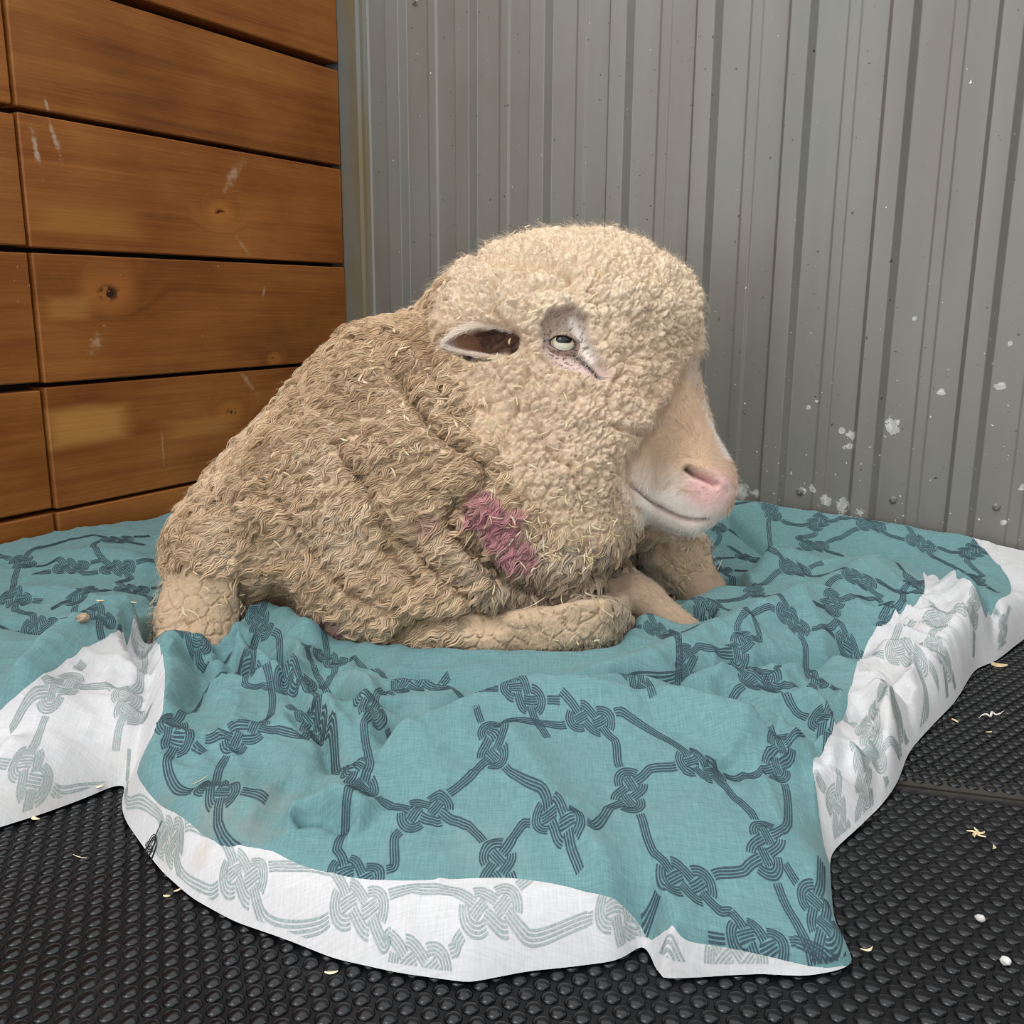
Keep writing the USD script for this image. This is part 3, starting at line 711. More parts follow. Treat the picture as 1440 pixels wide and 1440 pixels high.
col_ = lerp(col_, (0.70, 0.53, 0.47), es * sstep(488, 505, py + 0.4 * (792 - px)))
col_ = lerp(col_, (0.82, 0.75, 0.68), es * np.exp(-(seg_dist(PXY, np.array([(806, 450), (818, 470), (834, 503)]))[0] / 7) ** 2))
col_ = lerp(col_, (0.04, 0.03, 0.03), es * (meshkit.noise(V * 420, 8) > 0.66) * sstep(70, 24, de) * 0.85)
col_ = lerp(col_, (0.035, 0.02, 0.02), np.where(near, np.exp(-(seg_dist(PXY, np.array([(806, 490), (820, 503), (832, 516), (842, 528), (850, 534)]))[0] / 4.0) ** 2), 0) * es)
col_ = lerp(col_, (0.46, 0.33, 0.23), np.maximum(sstep(-8, 8, s_l1), sstep(-10, 10, s_l2)))
# raddle: pink marking crayon on the neck and belly
def raddle(px0, py0, rx, ry, a):
    c, s = math.cos(a), math.sin(a)
    return np.hypot((c * (px - px0) + s * (py - py0)) / rx, (-s * (px - px0) + c * (py - py0)) / ry)
rd = np.minimum(raddle(705, 755, 72, 30, 0.85), raddle(450, 880, 60, 10, 0.25)) + 0.8 * (meshkit.fbm(V * 45, 3, 2) - 0.5)
col_ = lerp(col_, (0.62, 0.27, 0.31), np.where(near, sstep(1.15, 0.5, rd) * 0.9, 0))
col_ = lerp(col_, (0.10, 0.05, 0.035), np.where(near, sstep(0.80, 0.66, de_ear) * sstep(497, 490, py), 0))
col_ *= (1 + 0.16 * (meshkit.fbm(V * 160, 2, 12) - 0.5))[:, None]

M['sheep_skin'] = mat('sheep_skin', {
    'a': ('attribute', {'attribute': 'tint'}), 'g': ('geometry', {}), 'n': ('noise_texture', {'scale': 420.0, 'detail': 4.0, 'roughness': 0.7}), 'b': ('bump', {'strength': 0.55, 'distance': 0.0016}),
    'p': ('principled_bsdf', {'roughness': 0.85, 'specular_ior_level': 0.15, 'sheen_weight': 0.15, 'sheen_roughness': 0.5})},
    [('a.color', 'p.base_color'), ('g.position', 'n.vector'), ('n.fac', 'b.height'), ('b.normal', 'p.normal')])
BASE = to_world(np.array([S(560, 900, 0.0)]))[0]; BASE[2] = 0.03
sheep = thing('sheep', 'cream woolly sheep with pink stained neck resting on the teal patterned cover', 'sheep', loc=BASE)
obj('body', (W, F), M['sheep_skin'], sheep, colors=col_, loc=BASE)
SHEEP_V, SHEEP_F, SHEEP_N = W, F, NW

# ---- fleece: curled locks laid like shingles; a few kinds, many copies
def lock(seed, length, width, strands, crimp, rad, sides=3, seg=9):
    """a pointed lock of wool: fine strands side by side in two layers, crimped together, drawn in to a tip that hangs down."""
    r_ = np.random.default_rng(seed); parts = []
    ph, fr, bend = r_.uniform(0, 6.28), r_.uniform(8, 12), r_.normal(0, 0.004)
    for i in range(strands):
        u = r_.uniform(-1, 1); up = r_.uniform(0, 1)
        t = np.linspace(0, 1, seg); L = length * (1 - 0.30 * abs(u)) * r_.uniform(0.8, 1.12)
        x = L * (t - 0.22); tip = 1 - 0.85 * t ** 1.5
        y = u * width * 0.5 * tip + bend * t * t + crimp * 0.0016 * np.sin(t * fr + ph + r_.normal(0, 0.25))
        dome = np.sin(np.pi * np.clip(t * 0.95 + 0.05, 0, 1)) ** 0.7
        z = -0.003 + dome * (0.0035 + 0.0055 * (1 - u * u) * (0.35 + 0.65 * up)) + crimp * 0.0011 * np.cos(t * fr + ph) * (0.3 + t)
        parts.append(tube_mesh(np.stack([x, y, z], 1), rad * r_.uniform(0.7, 1.2) * (1 - 0.6 * t ** 2), sides, cap=False))
    return join(parts)
def wool_material(name, c1, c2, c3):
    nd = {'oi': ('object_info', {}), 'g': ('geometry', {}), 'n': ('noise_texture', {'scale': 9.0, 'detail': 3.0}), 'nn': ('noise_texture', {'scale': 300.0, 'detail': 2.0}),
          'n2': ('noise_texture', {'scale': 45.0, 'detail': 3.0}),
          'ad': ('math', {'math_type': 'multiply_add', 'value2': 0.24}), 'ad2': ('math', {'math_type': 'multiply_add', 'value2': 0.7}), 'ad3': ('math', {'math_type': 'multiply_add', 'value2': 0.35, 'value3': -0.15}),
          'r': ('rgb_ramp', ramp((0.3, c1), (0.55, c2), (0.8, c3))),
          'p': ('principled_bsdf', {'roughness': 0.75, 'specular_ior_level': 0.2, 'sheen_weight': 0.2, 'sheen_roughness': 0.4}),
          'tr': ('translucent_bsdf', {}), 'mx': ('mix_closure', {'fac': 0.25})}
    ln = [('g.position', 'n.vector'), ('g.position', 'nn.vector'), ('g.position', 'n2.vector'), ('oi.random', 'ad.value1'), ('nn.fac', 'ad3.value1'), ('ad3.value', 'ad.value3'), ('ad.value', 'ad2.value3'), ('n.fac', 'ad2.value1'), ('ad2.value', 'r.fac')]
    col = 'r.color'
    for i, (c, r_, k) in enumerate(RADDLE):
        nd |= {f'v{i}': ('vector_math', {'math_type': 'distance', 'vector2': tuple(map(float, c))}), f'm{i}': ('math', {'math_type': 'multiply_add', 'value2': 0.05}), f'f{i}': ('map_range', {'range_type': 'smoothstep', 'from_min': r_ * 0.55 + 0.025, 'from_max': r_ * 1.1 + 0.025, 'to_min': k, 'to_max': 0.0, 'clamp': True}), f'x{i}': ('mix', {'color2': (0.62, 0.27, 0.31)})}
        ln += [('g.position', f'v{i}.vector1'), ('n2.fac', f'm{i}.value1'), (f'v{i}.value', f'm{i}.value3'), (f'm{i}.value', f'f{i}.value'), (f'f{i}.result', f'x{i}.fac'), (col, f'x{i}.color1')]
        col = f'x{i}.color'
    ln += [(col, 'p.base_color'), (col, 'tr.color'), ('p.BSDF', 'mx.closure1'), ('tr.BSDF', 'mx.closure2')]
    return mat(name, nd, ln, surface='mx.closure')
tree_ = cKDTree(PXY[near]); idx_near = np.flatnonzero(near)
def at_sheep(x, y):
    k = tree_.query((x, y), k=12)[1]; c = idx_near[k]
    return W[c[np.argmax(V[c, 2])]]
RADDLE = [(at_sheep(672, 722), 0.030, 0.8), (at_sheep(702, 752), 0.036, 0.9), (at_sheep(730, 785), 0.032, 0.8), (at_sheep(440, 878), 0.022, 0.8), (at_sheep(475, 888), 0.018, 0.7), (at_sheep(600, 745), 0.02, 0.35)]
M['wool_body'] = wool_material('wool_body', (0.62, 0.425, 0.25), (0.86, 0.65, 0.43), (0.93, 0.78, 0.585))
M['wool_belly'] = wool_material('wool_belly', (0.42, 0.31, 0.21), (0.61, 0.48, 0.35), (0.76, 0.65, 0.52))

def scatter(name, protos, material, pts, nor, flow, scale, twist):
    pi = UsdGeom.PointInstancer.Define(stage, path_for(name, sheep))
    rel = pi.CreatePrototypesRel()
    for k, pm in enumerate(protos):
        p = f'{pi.GetPath()}/lock' + (f'_{k:03d}' if k else '')
        usdkit.mesh(stage, p, pm, material, smooth=True); rel.AddTarget(p)
    z = nor; x = flow - (flow * z).sum(1, keepdims=True) * z
    x /= np.linalg.norm(x, axis=1, keepdims=True) + 1e-9; y = np.cross(z, x)
    Rm = np.stack([x, y, z], 2)
    q = (Rotation.from_matrix(Rm) * Rotation.from_euler('zy', np.stack([rng.normal(0, twist, len(pts)), rng.normal(-0.10, 0.16, len(pts))], 1))).as_quat()
    pi.CreatePositionsAttr(Vt.Vec3fArray.FromNumpy((pts - BASE).astype(np.float32)))
    pi.CreateOrientationsAttr(Vt.QuathArray([Gf.Quath(float(a[3]), Gf.Vec3h(float(a[0]), float(a[1]), float(a[2]))) for a in q]))
    s_ = scale[:, None] * np.stack([rng.uniform(0.85, 1.15, len(pts)), rng.uniform(0.85, 1.2, len(pts)), rng.uniform(0.8, 1.25, len(pts))], 1)
    pi.CreateScalesAttr(Vt.Vec3fArray.FromNumpy(s_.astype(np.float32)))
    pi.CreateProtoIndicesAttr(Vt.IntArray.FromNumpy(rng.integers(0, len(protos), len(pts)).astype(np.int32)))
    tag(pi, kind='stuff')
    return pi
def thin(idx, r):
    """a blue-noise choice of vertices at least about r apart."""
    idx = rng.permutation(idx); P3 = W[idx]
    key = np.floor(P3 / r).astype(np.int64); _, first = np.unique(key, axis=0, return_index=True)
    idx = idx[np.sort(first)]; t = cKDTree(W[idx]); alive = np.ones(len(idx), bool)
    for a, b in sorted(t.query_pairs(r * 0.72)):
        if alive[a]: alive[b] = False
    return idx[alive]
Nd = normals(V, F); NWd = Nd[:, :1] * RIGHT + Nd[:, 1:2] * UP - Nd[:, 2:3] * FWD
above = W[:, 2] > 0.05
side = Nd[:, 2] > -0.55
bodyw = (skin < 0.3) & ~(near & (de_ear < 0.9)) & (felt < 0.6) & above & side
isn = meshkit.noise(V * 40, 77) * 0.25
hd = headw + isn - 0.12
fade = rng.random(len(V)) > sstep(0.15, 0.85, headw + 0.5 * (meshkit.noise(V * 26, 78) - 0.5))
i_body = thin(np.flatnonzero(bodyw & (headw < 0.97)), 0.0088); i_body = i_body[fade[i_body]]
FL = (-0.80 * RIGHT - 0.55 * UP)
fl3 = np.stack([meshkit.noise(V * 14, 31 + k) - 0.5 for k in range(3)], 1)
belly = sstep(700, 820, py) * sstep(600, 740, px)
flow = FL[None] + belly[:, None] * (0.45 * RIGHT[None] - 0.4 * UP[None]) + 0.75 * fl3
protos_body = [lock(s, 0.027, 0.0145, 18, 0.55 + 0.06 * s, 0.0008) for s in range(8)]
sm = N * 0.55 + Nd * 0.45; sm /= np.linalg.norm(sm, axis=1, keepdims=True)
smW = sm[:, :1] * RIGHT + sm[:, 1:2] * UP - sm[:, 2:3] * FWD
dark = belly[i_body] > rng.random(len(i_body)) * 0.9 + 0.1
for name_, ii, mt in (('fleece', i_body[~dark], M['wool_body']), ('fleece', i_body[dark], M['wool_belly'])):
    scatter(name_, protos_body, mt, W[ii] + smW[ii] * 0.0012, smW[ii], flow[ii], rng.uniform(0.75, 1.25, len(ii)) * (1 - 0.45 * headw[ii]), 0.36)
def curl(seed, r0=0.0052):
    """a small tight knob of crimped wool: short strands rising from one root and rolling over all round."""
    r_ = np.random.default_rng(seed); parts = []
    for k in range(30):
        a0 = r_.uniform(0, 6.28); t = np.linspace(0, 1, 6); out = r0 * math.sqrt(r_.uniform(0.02, 1.0))
        rr = out * np.sin(t * 1.7) / math.sin(1.57); a = a0 + 0.55 * np.sin(t * 7 + r_.uniform(0, 6)) * (1 - 0.4 * out / r0)
        p = np.stack([rr * np.cos(a), rr * np.sin(a), -0.002 + (0.0055 - 0.4 * out) * np.sin(np.clip(t * 1.7, 0, 2.4))], 1)
        parts.append(tube_mesh(p, 0.00038 * (1 - 0.4 * t), 3, cap=False))
    return join(parts)

# ---- eye, lids, ear
def depth_at(x, y, n=10):
    k = tree_.query((x, y), k=n)[1]; return np.median(np.sort(V[idx_near[k], 2])[-6:])
def Q(x, y, w): return to_world(np.array([S(x, y, w)]))[0]
M['eye'] = mat('eye', {'a': ('attribute', {'attribute': 'tint'}), 'p': ('principled_bsdf', {'roughness': 0.05, 'specular_ior_level': 0.35})}, [('a.color', 'p.base_color')])
M['lid'] = mat('lid', {'a': ('attribute', {'attribute': 'tint'}), 'g': ('geometry', {}), 'n': ('noise_texture', {'scale': 900.0, 'detail': 2.0}), 'b': ('bump', {'strength': 0.4, 'distance': 0.0006}), 'p': ('principled_bsdf', {'roughness': 0.6, 'specular_ior_level': 0.3})}, [('a.color', 'p.base_color'), ('g.position', 'n.vector'), ('n.fac', 'b.height'), ('b.normal', 'p.normal')])
ew = depth_at(792, 486) + 0.002; ER = 16.2 * PX
ec = S(791, 484, ew - ER * 0.55)
ico = trimesh.creation.icosphere(5, 1.0); sv = np.array(ico.vertices)
gaze = np.array([0.10, 0.16, 1.0]); gaze /= np.linalg.norm(gaze)
ex = np.cross([0, 1, 0], gaze); ex /= np.linalg.norm(ex); ey = np.cross(gaze, ex)
la, lb, lc = sv @ ex, sv @ ey, sv @ gaze
rr = np.hypot(la, lb)
ecol = np.tile(np.array([0.55, 0.50, 0.42]), (len(sv), 1))
iris = sstep(0.90, 0.84, rr) * (lc > 0)
ecol = lerp(ecol, (0.50, 0.44, 0.29), iris)
ecol = lerp(ecol, (0.66, 0.62, 0.50), iris * sstep(0.2, -0.5, lb))
ecol = lerp(ecol, (0.20, 0.15, 0.08), iris * sstep(0.80, 0.86, rr))
ecol = lerp(ecol, (0.006, 0.006, 0.007), (lc > 0) * sstep(1.12, 0.98, (np.abs(la / 0.62) ** 2.6 + np.abs((lb - 0.12) / 0.36) ** 2.6)))
obj('eye', (to_world(ec + sv * ER), np.array(ico.faces)), M['eye'], sheep, colors=ecol, loc=BASE)
# lids: a shell round the eyeball with an almond opening
th = np.linspace(0, 2 * np.pi, 73)[:-1]
ax_, up_, lo_y = 0.98, 0.50, 0.60
ring = np.stack([ax_ * np.cos(th), np.where(np.sin(th) > 0, up_, lo_y) * np.sign(np.sin(th)) * np.abs(np.sin(th)) ** 1.15 - 0.02 - 0.10 * np.cos(th)], 1)
rows, LV = [(0.985, 1.0, 0), (1.0, 1.06, 0), (1.05, 1.13, 0), (1.16, 1.17, 1), (1.34, 1.10, 1), (1.60, 0.86, 1), (1.95, 0.40, 1)], []
for sc_, hgt, _ in rows:
    xy_ = ring * sc_
    z_ = np.sqrt(np.clip(1 - (np.clip(np.hypot(*(ring.T)), 0, 0.96)) ** 2, 0.02, 1)) * 0.82 + (hgt - 1.0) * 1.2 + 0.05
    fold = 0.10 * np.exp(-((sc_ - 1.3) / 0.12) ** 2) * np.sin(th).clip(0)
    LV.append(np.stack([xy_[:, 0], xy_[:, 1], z_ + fold], 1))
LV = np.vstack(LV); nr = 72
LFc = []
for k in range(len(rows) - 1):
    a = k * nr + np.arange(nr); b = k * nr + (np.arange(nr) + 1) % nr
    LFc.append(np.stack([a, b, b + nr], 1)); LFc.append(np.stack([a, b + nr, a + nr], 1))
LFc = np.vstack(LFc)[:, ::-1]
lcol = np.vstack([np.tile(np.array(c) * (1 + 0.0), (nr, 1)) for c in ((0.03, 0.02, 0.02), (0.03, 0.022, 0.02), (0.06, 0.04, 0.035), (0.26, 0.19, 0.16), (0.36, 0.27, 0.22), (0.42, 0.31, 0.25), (0.42, 0.31, 0.25))])
spk = (meshkit.noise(LV * 9, 3) > 0.62)[:, None]
lcol = np.where(spk & (np.arange(len(LV)) >= 3 * nr)[:, None], lcol * 0.35, lcol)
LW_ = ec + LV * ER
obj('eyelid', (to_world(LW_), LFc), M['lid'], sheep, colors=lcol, loc=BASE)
# the far eye, turned away from the picture
far_k = np.flatnonzero(~near); fk = far_k[np.argsort(np.hypot(px[far_k] - 792, py[far_k] - 484))[:8]]
wf = V[fk, 2].min() + 0.004; mir = lambda q: np.stack([q[:, 0], q[:, 1], (wf + ER * 0.55) - (q[:, 2] - ec[2])], 1)
obj('eye', (to_world(mir(ec + sv * ER)), np.array(ico.faces)[:, ::-1]), M['eye'], sheep, colors=ecol, loc=BASE)
obj('eyelid', (to_world(mir(LW_)), LFc[:, ::-1]), M['lid'], sheep, colors=lcol, loc=BASE)
# ear: a cupped leaf pointing back, its upper rim rolled over
er0, er1 = (720, 484), (626, 484)
ewz = depth_at(672, 478)
nu, nv = 40, 44
u = np.linspace(0, 1, nu)[:, None]; v = np.linspace(-1, 1, nv)[None]
wid = 30 * np.sin(np.pi * (0.30 + 0.70 * u)).clip(0) ** 0.7 + 0.6
phi = np.where(v > 0, v * 2.55, v * 1.75)
exx = er0[0] + (er1[0] - er0[0]) * u + 0 * v; eyy = er0[1] - 4 * np.sin(u * 3.1) + 0 * v
yy = np.where(phi > 1.57, 1 - 0.42 * (1 - np.cos((phi - 1.57) * 1.5)), np.sin(phi)) * wid * np.where(v > 0, 1.0, 0.62)
zz_ = np.where(phi > 1.57, 0.0 + 0.30 * np.sin((phi - 1.57) * 1.9), -np.cos(phi)) * wid * 0.95
def ear_pt(k):
    wz = ewz + 0.013 + zz_ * PX * k * 0.85 + 0.012 * u
    d = DM - wz
    return np.stack([(exx - 720) * d / FPX, (720 - (eyy - yy * k)) * d / FPX, wz], -1).reshape(-1, 3)
i_, j_ = np.meshgrid(np.arange(nu - 1), np.arange(nv - 1), indexing='ij')
a = (i_ * nv + j_).ravel(); qf = np.stack([a, a + nv, a + nv + 1, a + 1], 1)
qf = np.vstack([qf[:, [0, 1, 2]], qf[:, [0, 2, 3]]])
inner = ear_pt(1.0); en = normals(inner, qf)
if en[(nu // 2) * nv + nv // 2][2] < 0: qf = qf[:, ::-1]; en = -en
outer = inner - en * 0.0035
n0 = nu * nv
rim = np.concatenate([np.arange(nv), np.arange(1, nu) * nv + nv - 1, (nu - 1) * nv + np.arange(nv - 2, -1, -1), np.arange(nu - 2, 0, -1) * nv])
ra = rim; rb = np.roll(rim, -1)
rimf = np.vstack([np.stack([ra, rb, rb + n0], 1), np.stack([ra, rb + n0, ra + n0], 1)])
EV = np.vstack([inner, outer]); EF = np.vstack([qf, qf[:, ::-1] + n0, rimf])
et = trimesh.Trimesh(EV, EF, process=False); et.fix_normals(); EF = np.array(et.faces)
uu = np.repeat(u.ravel(), nv); vv = np.tile(v.ravel(), nu)
icol = np.tile(np.array([0.30, 0.16, 0.10]), (n0, 1))
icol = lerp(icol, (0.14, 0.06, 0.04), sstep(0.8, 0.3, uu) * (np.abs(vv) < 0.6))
icol = lerp(icol, (0.55, 0.42, 0.33), sstep(0.55, 0.85, np.abs(vv)))
icol = lerp(icol, (0.50, 0.40, 0.33), sstep(0.75, 0.95, uu))
wfe = V[far_k[np.argsort(np.hypot(px[far_k] - 672, py[far_k] - 478))[:8]], 2].min()
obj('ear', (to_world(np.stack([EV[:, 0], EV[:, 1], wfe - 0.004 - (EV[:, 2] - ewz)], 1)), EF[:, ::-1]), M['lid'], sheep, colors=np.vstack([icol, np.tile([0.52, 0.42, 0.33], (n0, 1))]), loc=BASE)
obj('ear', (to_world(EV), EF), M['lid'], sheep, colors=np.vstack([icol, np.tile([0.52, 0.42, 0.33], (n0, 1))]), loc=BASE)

# ---- short hair on muzzle, ear rim and legs
def hairs(name, pts, nor, flow, length, width, material, lift=0.5):
    n = len(pts)
    f = flow - (flow * nor).sum(1, keepdims=True) * nor; f /= np.linalg.norm(f, axis=1, keepdims=True) + 1e-9
    j = rng.normal(0, 0.22, (n, 3)); L = (length * rng.uniform(0.6, 1.3, n))[:, None]
    k = np.linspace(0, 1, 4)
    P3 = np.stack([pts - nor * 0.0006 + L * (t * (f + j) * (0.55 + 0.45 * t) + nor * lift * t * (1.15 - 0.55 * t)) for t in k], 1)
    c = UsdGeom.BasisCurves.Define(stage, path_for(name, sheep))
    c.CreateTypeAttr('linear'); c.CreateCurveVertexCountsAttr(Vt.IntArray.FromNumpy(np.full(n, 4, np.int32)))
    c.CreatePointsAttr(Vt.Vec3fArray.FromNumpy((P3.reshape(-1, 3) - BASE).astype(np.float32)))
    c.CreateWidthsAttr(Vt.FloatArray.FromNumpy(np.tile(np.array([1, 0.9, 0.65, 0.2]) * width, n).astype(np.float32))); c.SetWidthsInterpolation('vertex')
    UsdShade.MaterialBindingAPI.Apply(c.GetPrim()).Bind(material)
    tag(c, kind='stuff')
    return c
def hair_mat(name, a, b, pink=True):
    nd = {'g': ('geometry', {}), 'n': ('noise_texture', {'scale': 60.0, 'detail': 2.0}), 'r': ('rgb_ramp', ramp((0.35, a), (0.65, b))),
          'd': ('vector_math', {'math_type': 'distance', 'vector2': tuple(map(float, Q(1000, 692, 0.02)))}), 'f': ('map_range', {'range_type': 'smoothstep', 'from_min': 0.018, 'from_max': 0.05, 'to_min': 0.6, 'to_max': 0.0, 'clamp': True}), 'x': ('mix', {'color2': (0.88, 0.64, 0.60)}),
          'p': ('principled_bsdf', {'roughness': 0.6, 'specular_ior_level': 0.3})}
    return mat(name, nd, [('g.position', 'n.vector'), ('n.fac', 'r.fac'), ('g.position', 'd.vector1'), ('d.value', 'f.value'), ('r.color', 'x.color1'), ('f.result', 'x.fac'), ('x.color', 'p.base_color')])
M['leg_hair'] = hair_mat('leg_hair', (0.38, 0.27, 0.18), (0.60, 0.47, 0.34))
M['face_hair'] = hair_mat('face_hair', (0.62, 0.44, 0.30), (0.74, 0.60, 0.47))
M['pale_hair'] = hair_mat('pale_hair', (0.84, 0.75, 0.67), (0.92, 0.87, 0.81))
mz = np.flatnonzero((s_muz > -6) & (V[:, 2] > -0.06) & (np.hypot((px - 1006) / 22, (py - 688) / 20) > 1.0) & (nost[0] > 5) & (mouth[0] > 3))
pale = (py + 0.25 * (940 - px) > 690) | (seg_dist(PXY, np.array([(972, 505), (1000, 560), (1026, 630)]))[0] < 16)
for sel, mt, cnt in ((~pale[mz], 'face_hair', 7000), (pale[mz], 'pale_hair', 7000)):
    k = mz[sel]; k = rng.choice(k, min(cnt, len(k)), replace=False)
    to_nose = np.array([985, 690]) - PXY[k]; to_nose = -to_nose / (np.linalg.norm(to_nose, axis=1, keepdims=True) + 1e-6)
    fl = to_nose[:, :1] * RIGHT - to_nose[:, 1:2] * UP
    hairs('muzzle_hair', W[k], NWd[k], fl * 0.6 - 0.5 * UP, 0.0075, 0.00036, M[mt], 0.4)
lg = np.flatnonzero(np.maximum(s_l1, s_l2) > -4); lg = rng.choice(lg, min(5000, len(lg)), replace=False)
hairs('leg_hair', W[lg], NWd[lg], np.tile(0.5 * RIGHT - 0.8 * UP, (len(lg), 1)), 0.007, 0.00035, M['leg_hair'], 0.35)
eo = to_world(EV); en_ = normals(eo, EF)
rimv = np.flatnonzero((np.abs(np.concatenate([vv, vv])) > 0.78) | (np.concatenate([uu, uu]) > 0.9) | (np.arange(2 * n0) >= n0)); k = rng.choice(rimv, 2600)
hairs('ear_hair', eo[k] + rng.normal(0, 0.0006, (len(k), 3)), en_[k], np.tile(-0.8 * RIGHT - 0.2 * UP, (len(k), 1)), 0.006, 0.0003, M['pale_hair'], 0.5)
ek = np.flatnonzero((s_eye > -2) & (de > 21)); ek = rng.choice(ek, min(1500, len(ek)), replace=False)
hairs('brow_hair', W[ek], NWd[ek], np.tile(-0.3 * RIGHT - 0.6 * UP, (len(ek), 1)), 0.005, 0.00028, M['pale_hair'], 0.3)
lt = th[(np.sin(th) > 0.25)]; lk = rng.choice(np.flatnonzero(np.sin(th) > 0.2), 26, replace=False)
lp = to_world(LW_[3 * nr + lk])
hairs('eyelash', lp, np.tile(-FWD, (26, 1)), np.tile(0.5 * UP, (26, 1)) + rng.normal(0, 0.4, (26, 3)), 0.007, 0.00028, M['pale_hair'], 1.3)
i_felt = thin(np.flatnonzero((felt >= 0.5) & (skin < 0.3) & above & side & (d2[:, 1] - d2[:, 0] > 0.002)), 0.0062)
scatter('fleece', [curl(s + 20, 0.004) for s in range(5)], M['wool_body'], W[i_felt] - NWd[i_felt] * 0.0025, smW[i_felt], rng.normal(0, 1, (len(i_felt), 3)), rng.uniform(0.5, 0.95, len(i_felt)), 3.0)
bz = np.flatnonzero((s_muz > -26) & (s_muz < 14) & (V[:, 2] > -0.06) & (px > 860) & (py < 720)); bz = rng.choice(bz, min(5000, len(bz)), replace=False)
hairs('muzzle_hair', W[bz], NWd[bz], np.tile(-0.5 * RIGHT - 0.3 * UP, (len(bz), 1)) + rng.normal(0, 0.4, (len(bz), 3)), 0.009, 0.0004, M['face_hair'], 0.7)
# head: felted knobs of the body's own surface under short crimped wool
i_hw = np.flatnonzero((skin < 0.35) & side & above & (headw >= 0.25) & ~(near & (de_ear < 0.9)) & (s_eye < -3))
M['wool_crimp'] = mat('wool_crimp', {'g': ('geometry', {}), 'n': ('noise_texture', {'scale': 26.0, 'detail': 3.0}), 'r': ('rgb_ramp', ramp((0.32, (0.56, 0.43, 0.30)), (0.55, (0.72, 0.57, 0.42)), (0.75, (0.84, 0.71, 0.54)))), 'p': ('principled_bsdf', {'roughness': 0.8, 'specular_ior_level': 0.1})},
    [('g.position', 'n.vector'), ('n.fac', 'r.fac'), ('r.color', 'p.base_color')])
cw = np.stack([meshkit.noise(V[i_hw] * 150, 91 + k) - 0.5 for k in range(3)], 1)
pk = rng.choice(len(i_hw), min(75000, len(i_hw)), replace=False); hk = i_hw[pk]
hairs('wool_crimp', W[hk], NWd[hk], cw[pk] + rng.normal(0, 0.25, (len(hk), 3)), 0.0048, 0.00042, M['wool_crimp'], 0.55)
i_fz = np.flatnonzero((skin < 0.3) & above & (Nd[:, 2] > -0.4) & ~(near & (de_ear < 1.0))); i_fz = rng.choice(i_fz, 16000, replace=False)
M['stray_wool'] = mat('stray_wool', {'p': ('principled_bsdf', {'base_color': (0.80, 0.66, 0.48), 'roughness': 0.6})}, [])
hairs('stray_wool', W[i_fz] + smW[i_fz] * 0.004, smW[i_fz], flow[i_fz] + rng.normal(0, 0.6, (len(i_fz), 3)), 0.011, 0.00022, M['stray_wool'], 0.8)
print('body tris', len(F), 'locks', len(i_body))

# ------------------------------------------------------------------ duvet cover: a folded sheet lying in heaps
CX0, CX1, CY0, CY1, CH = -1.25, 1.12, 0.52, 2.35, 0.0036
gx = np.arange(CX0, CX1, CH); gy = np.arange(CY0, CY1, CH)
GX, GY = np.meshgrid(gx, gy, indexing='ij'); GP = np.stack([GX.ravel(), GY.ravel()], 1)

ctl = []                                                        # (photographed point, height) of the lie of the cloth
for p_ in ((0, 764), (60, 755), (120, 745), (180, 737), (230, 730)):
    P_ = on_wall([p_], NL)[0]; ctl.append((P_[0], P_[1], P_[2]))
for p_ in ((1000, 694), (1060, 697), (1200, 722), (1270, 731), (1341, 741), (1400, 765)):
    P_ = on_wall([p_], NB)[0]; ctl.append((P_[0], P_[1], P_[2]))
for x, y, z in ((60, 800, .10), (150, 800, .10), (100, 850, .085), (30, 860, .08), (190, 850, .08), (0, 900, .075), (215, 885, .07), (300, 890, .05), (400, 895, .05), (500, 915, .043), (640, 925, .045), (780, 915, .048), (880, 880, .06), (960, 850, .06),
                (900, 860, .035), (1010, 845, .07), (1020, 765, .075), (1100, 782, .065), (1200, 796, .06), (1290, 788, .065), (1390, 815, .06), (1430, 835, .045), (1100, 850, .08), (1250, 835, .085), (1350, 850, .08), (1300, 920, .06), (1230, 900, .06), (1200, 980, .05),
                (60, 1000, .06), (150, 960, .075), (120, 1060, .04), (250, 1000, .07), (350, 1000, .065), (300, 1090, .05), (420, 1130, .045), (480, 1010, .06), (600, 980, .06), (760, 960, .06), (700, 1050, .07), (850, 1030, .075), (950, 1030, .075), (1050, 1060, .07), (600, 1120, .062),
                (450, 1200, .045), (600, 1200, .05), (750, 1200, .055), (850, 1150, .06), (950, 1200, .055), (1000, 1280, .034), (1080, 1180, .055), (1120, 1300, .022), (1180, 1060, .045), (1180, 1120, .035), (700, 1300, .045), (500, 1300, .04), (300, 1230, .04), (880, 1300, .045), (960, 1310, .026), (1060, 1330, .018), (1160, 1345, .012)):
    P_ = on_plane([(x, y)], z)[0]; ctl.append((P_[0], P_[1], z))
ctl = np.array(ctl)
cg = np.stack(np.meshgrid(np.arange(CX0, CX1, 0.03), np.arange(CY0, CY1, 0.03), indexing='ij'), -1)
base_h = RBFInterpolator(ctl[:, :2], ctl[:, 2], kernel='linear', smoothing=0.02)(cg.reshape(-1, 2)).reshape(cg.shape[:2])
base_h = gaussian_filter(base_h, 0.8)
H = map_coordinates(base_h, [(GX - CX0) / 0.03, (GY - CY0) / 0.03], order=3, mode='nearest')
H = np.clip(H, 0.015, 0.2)

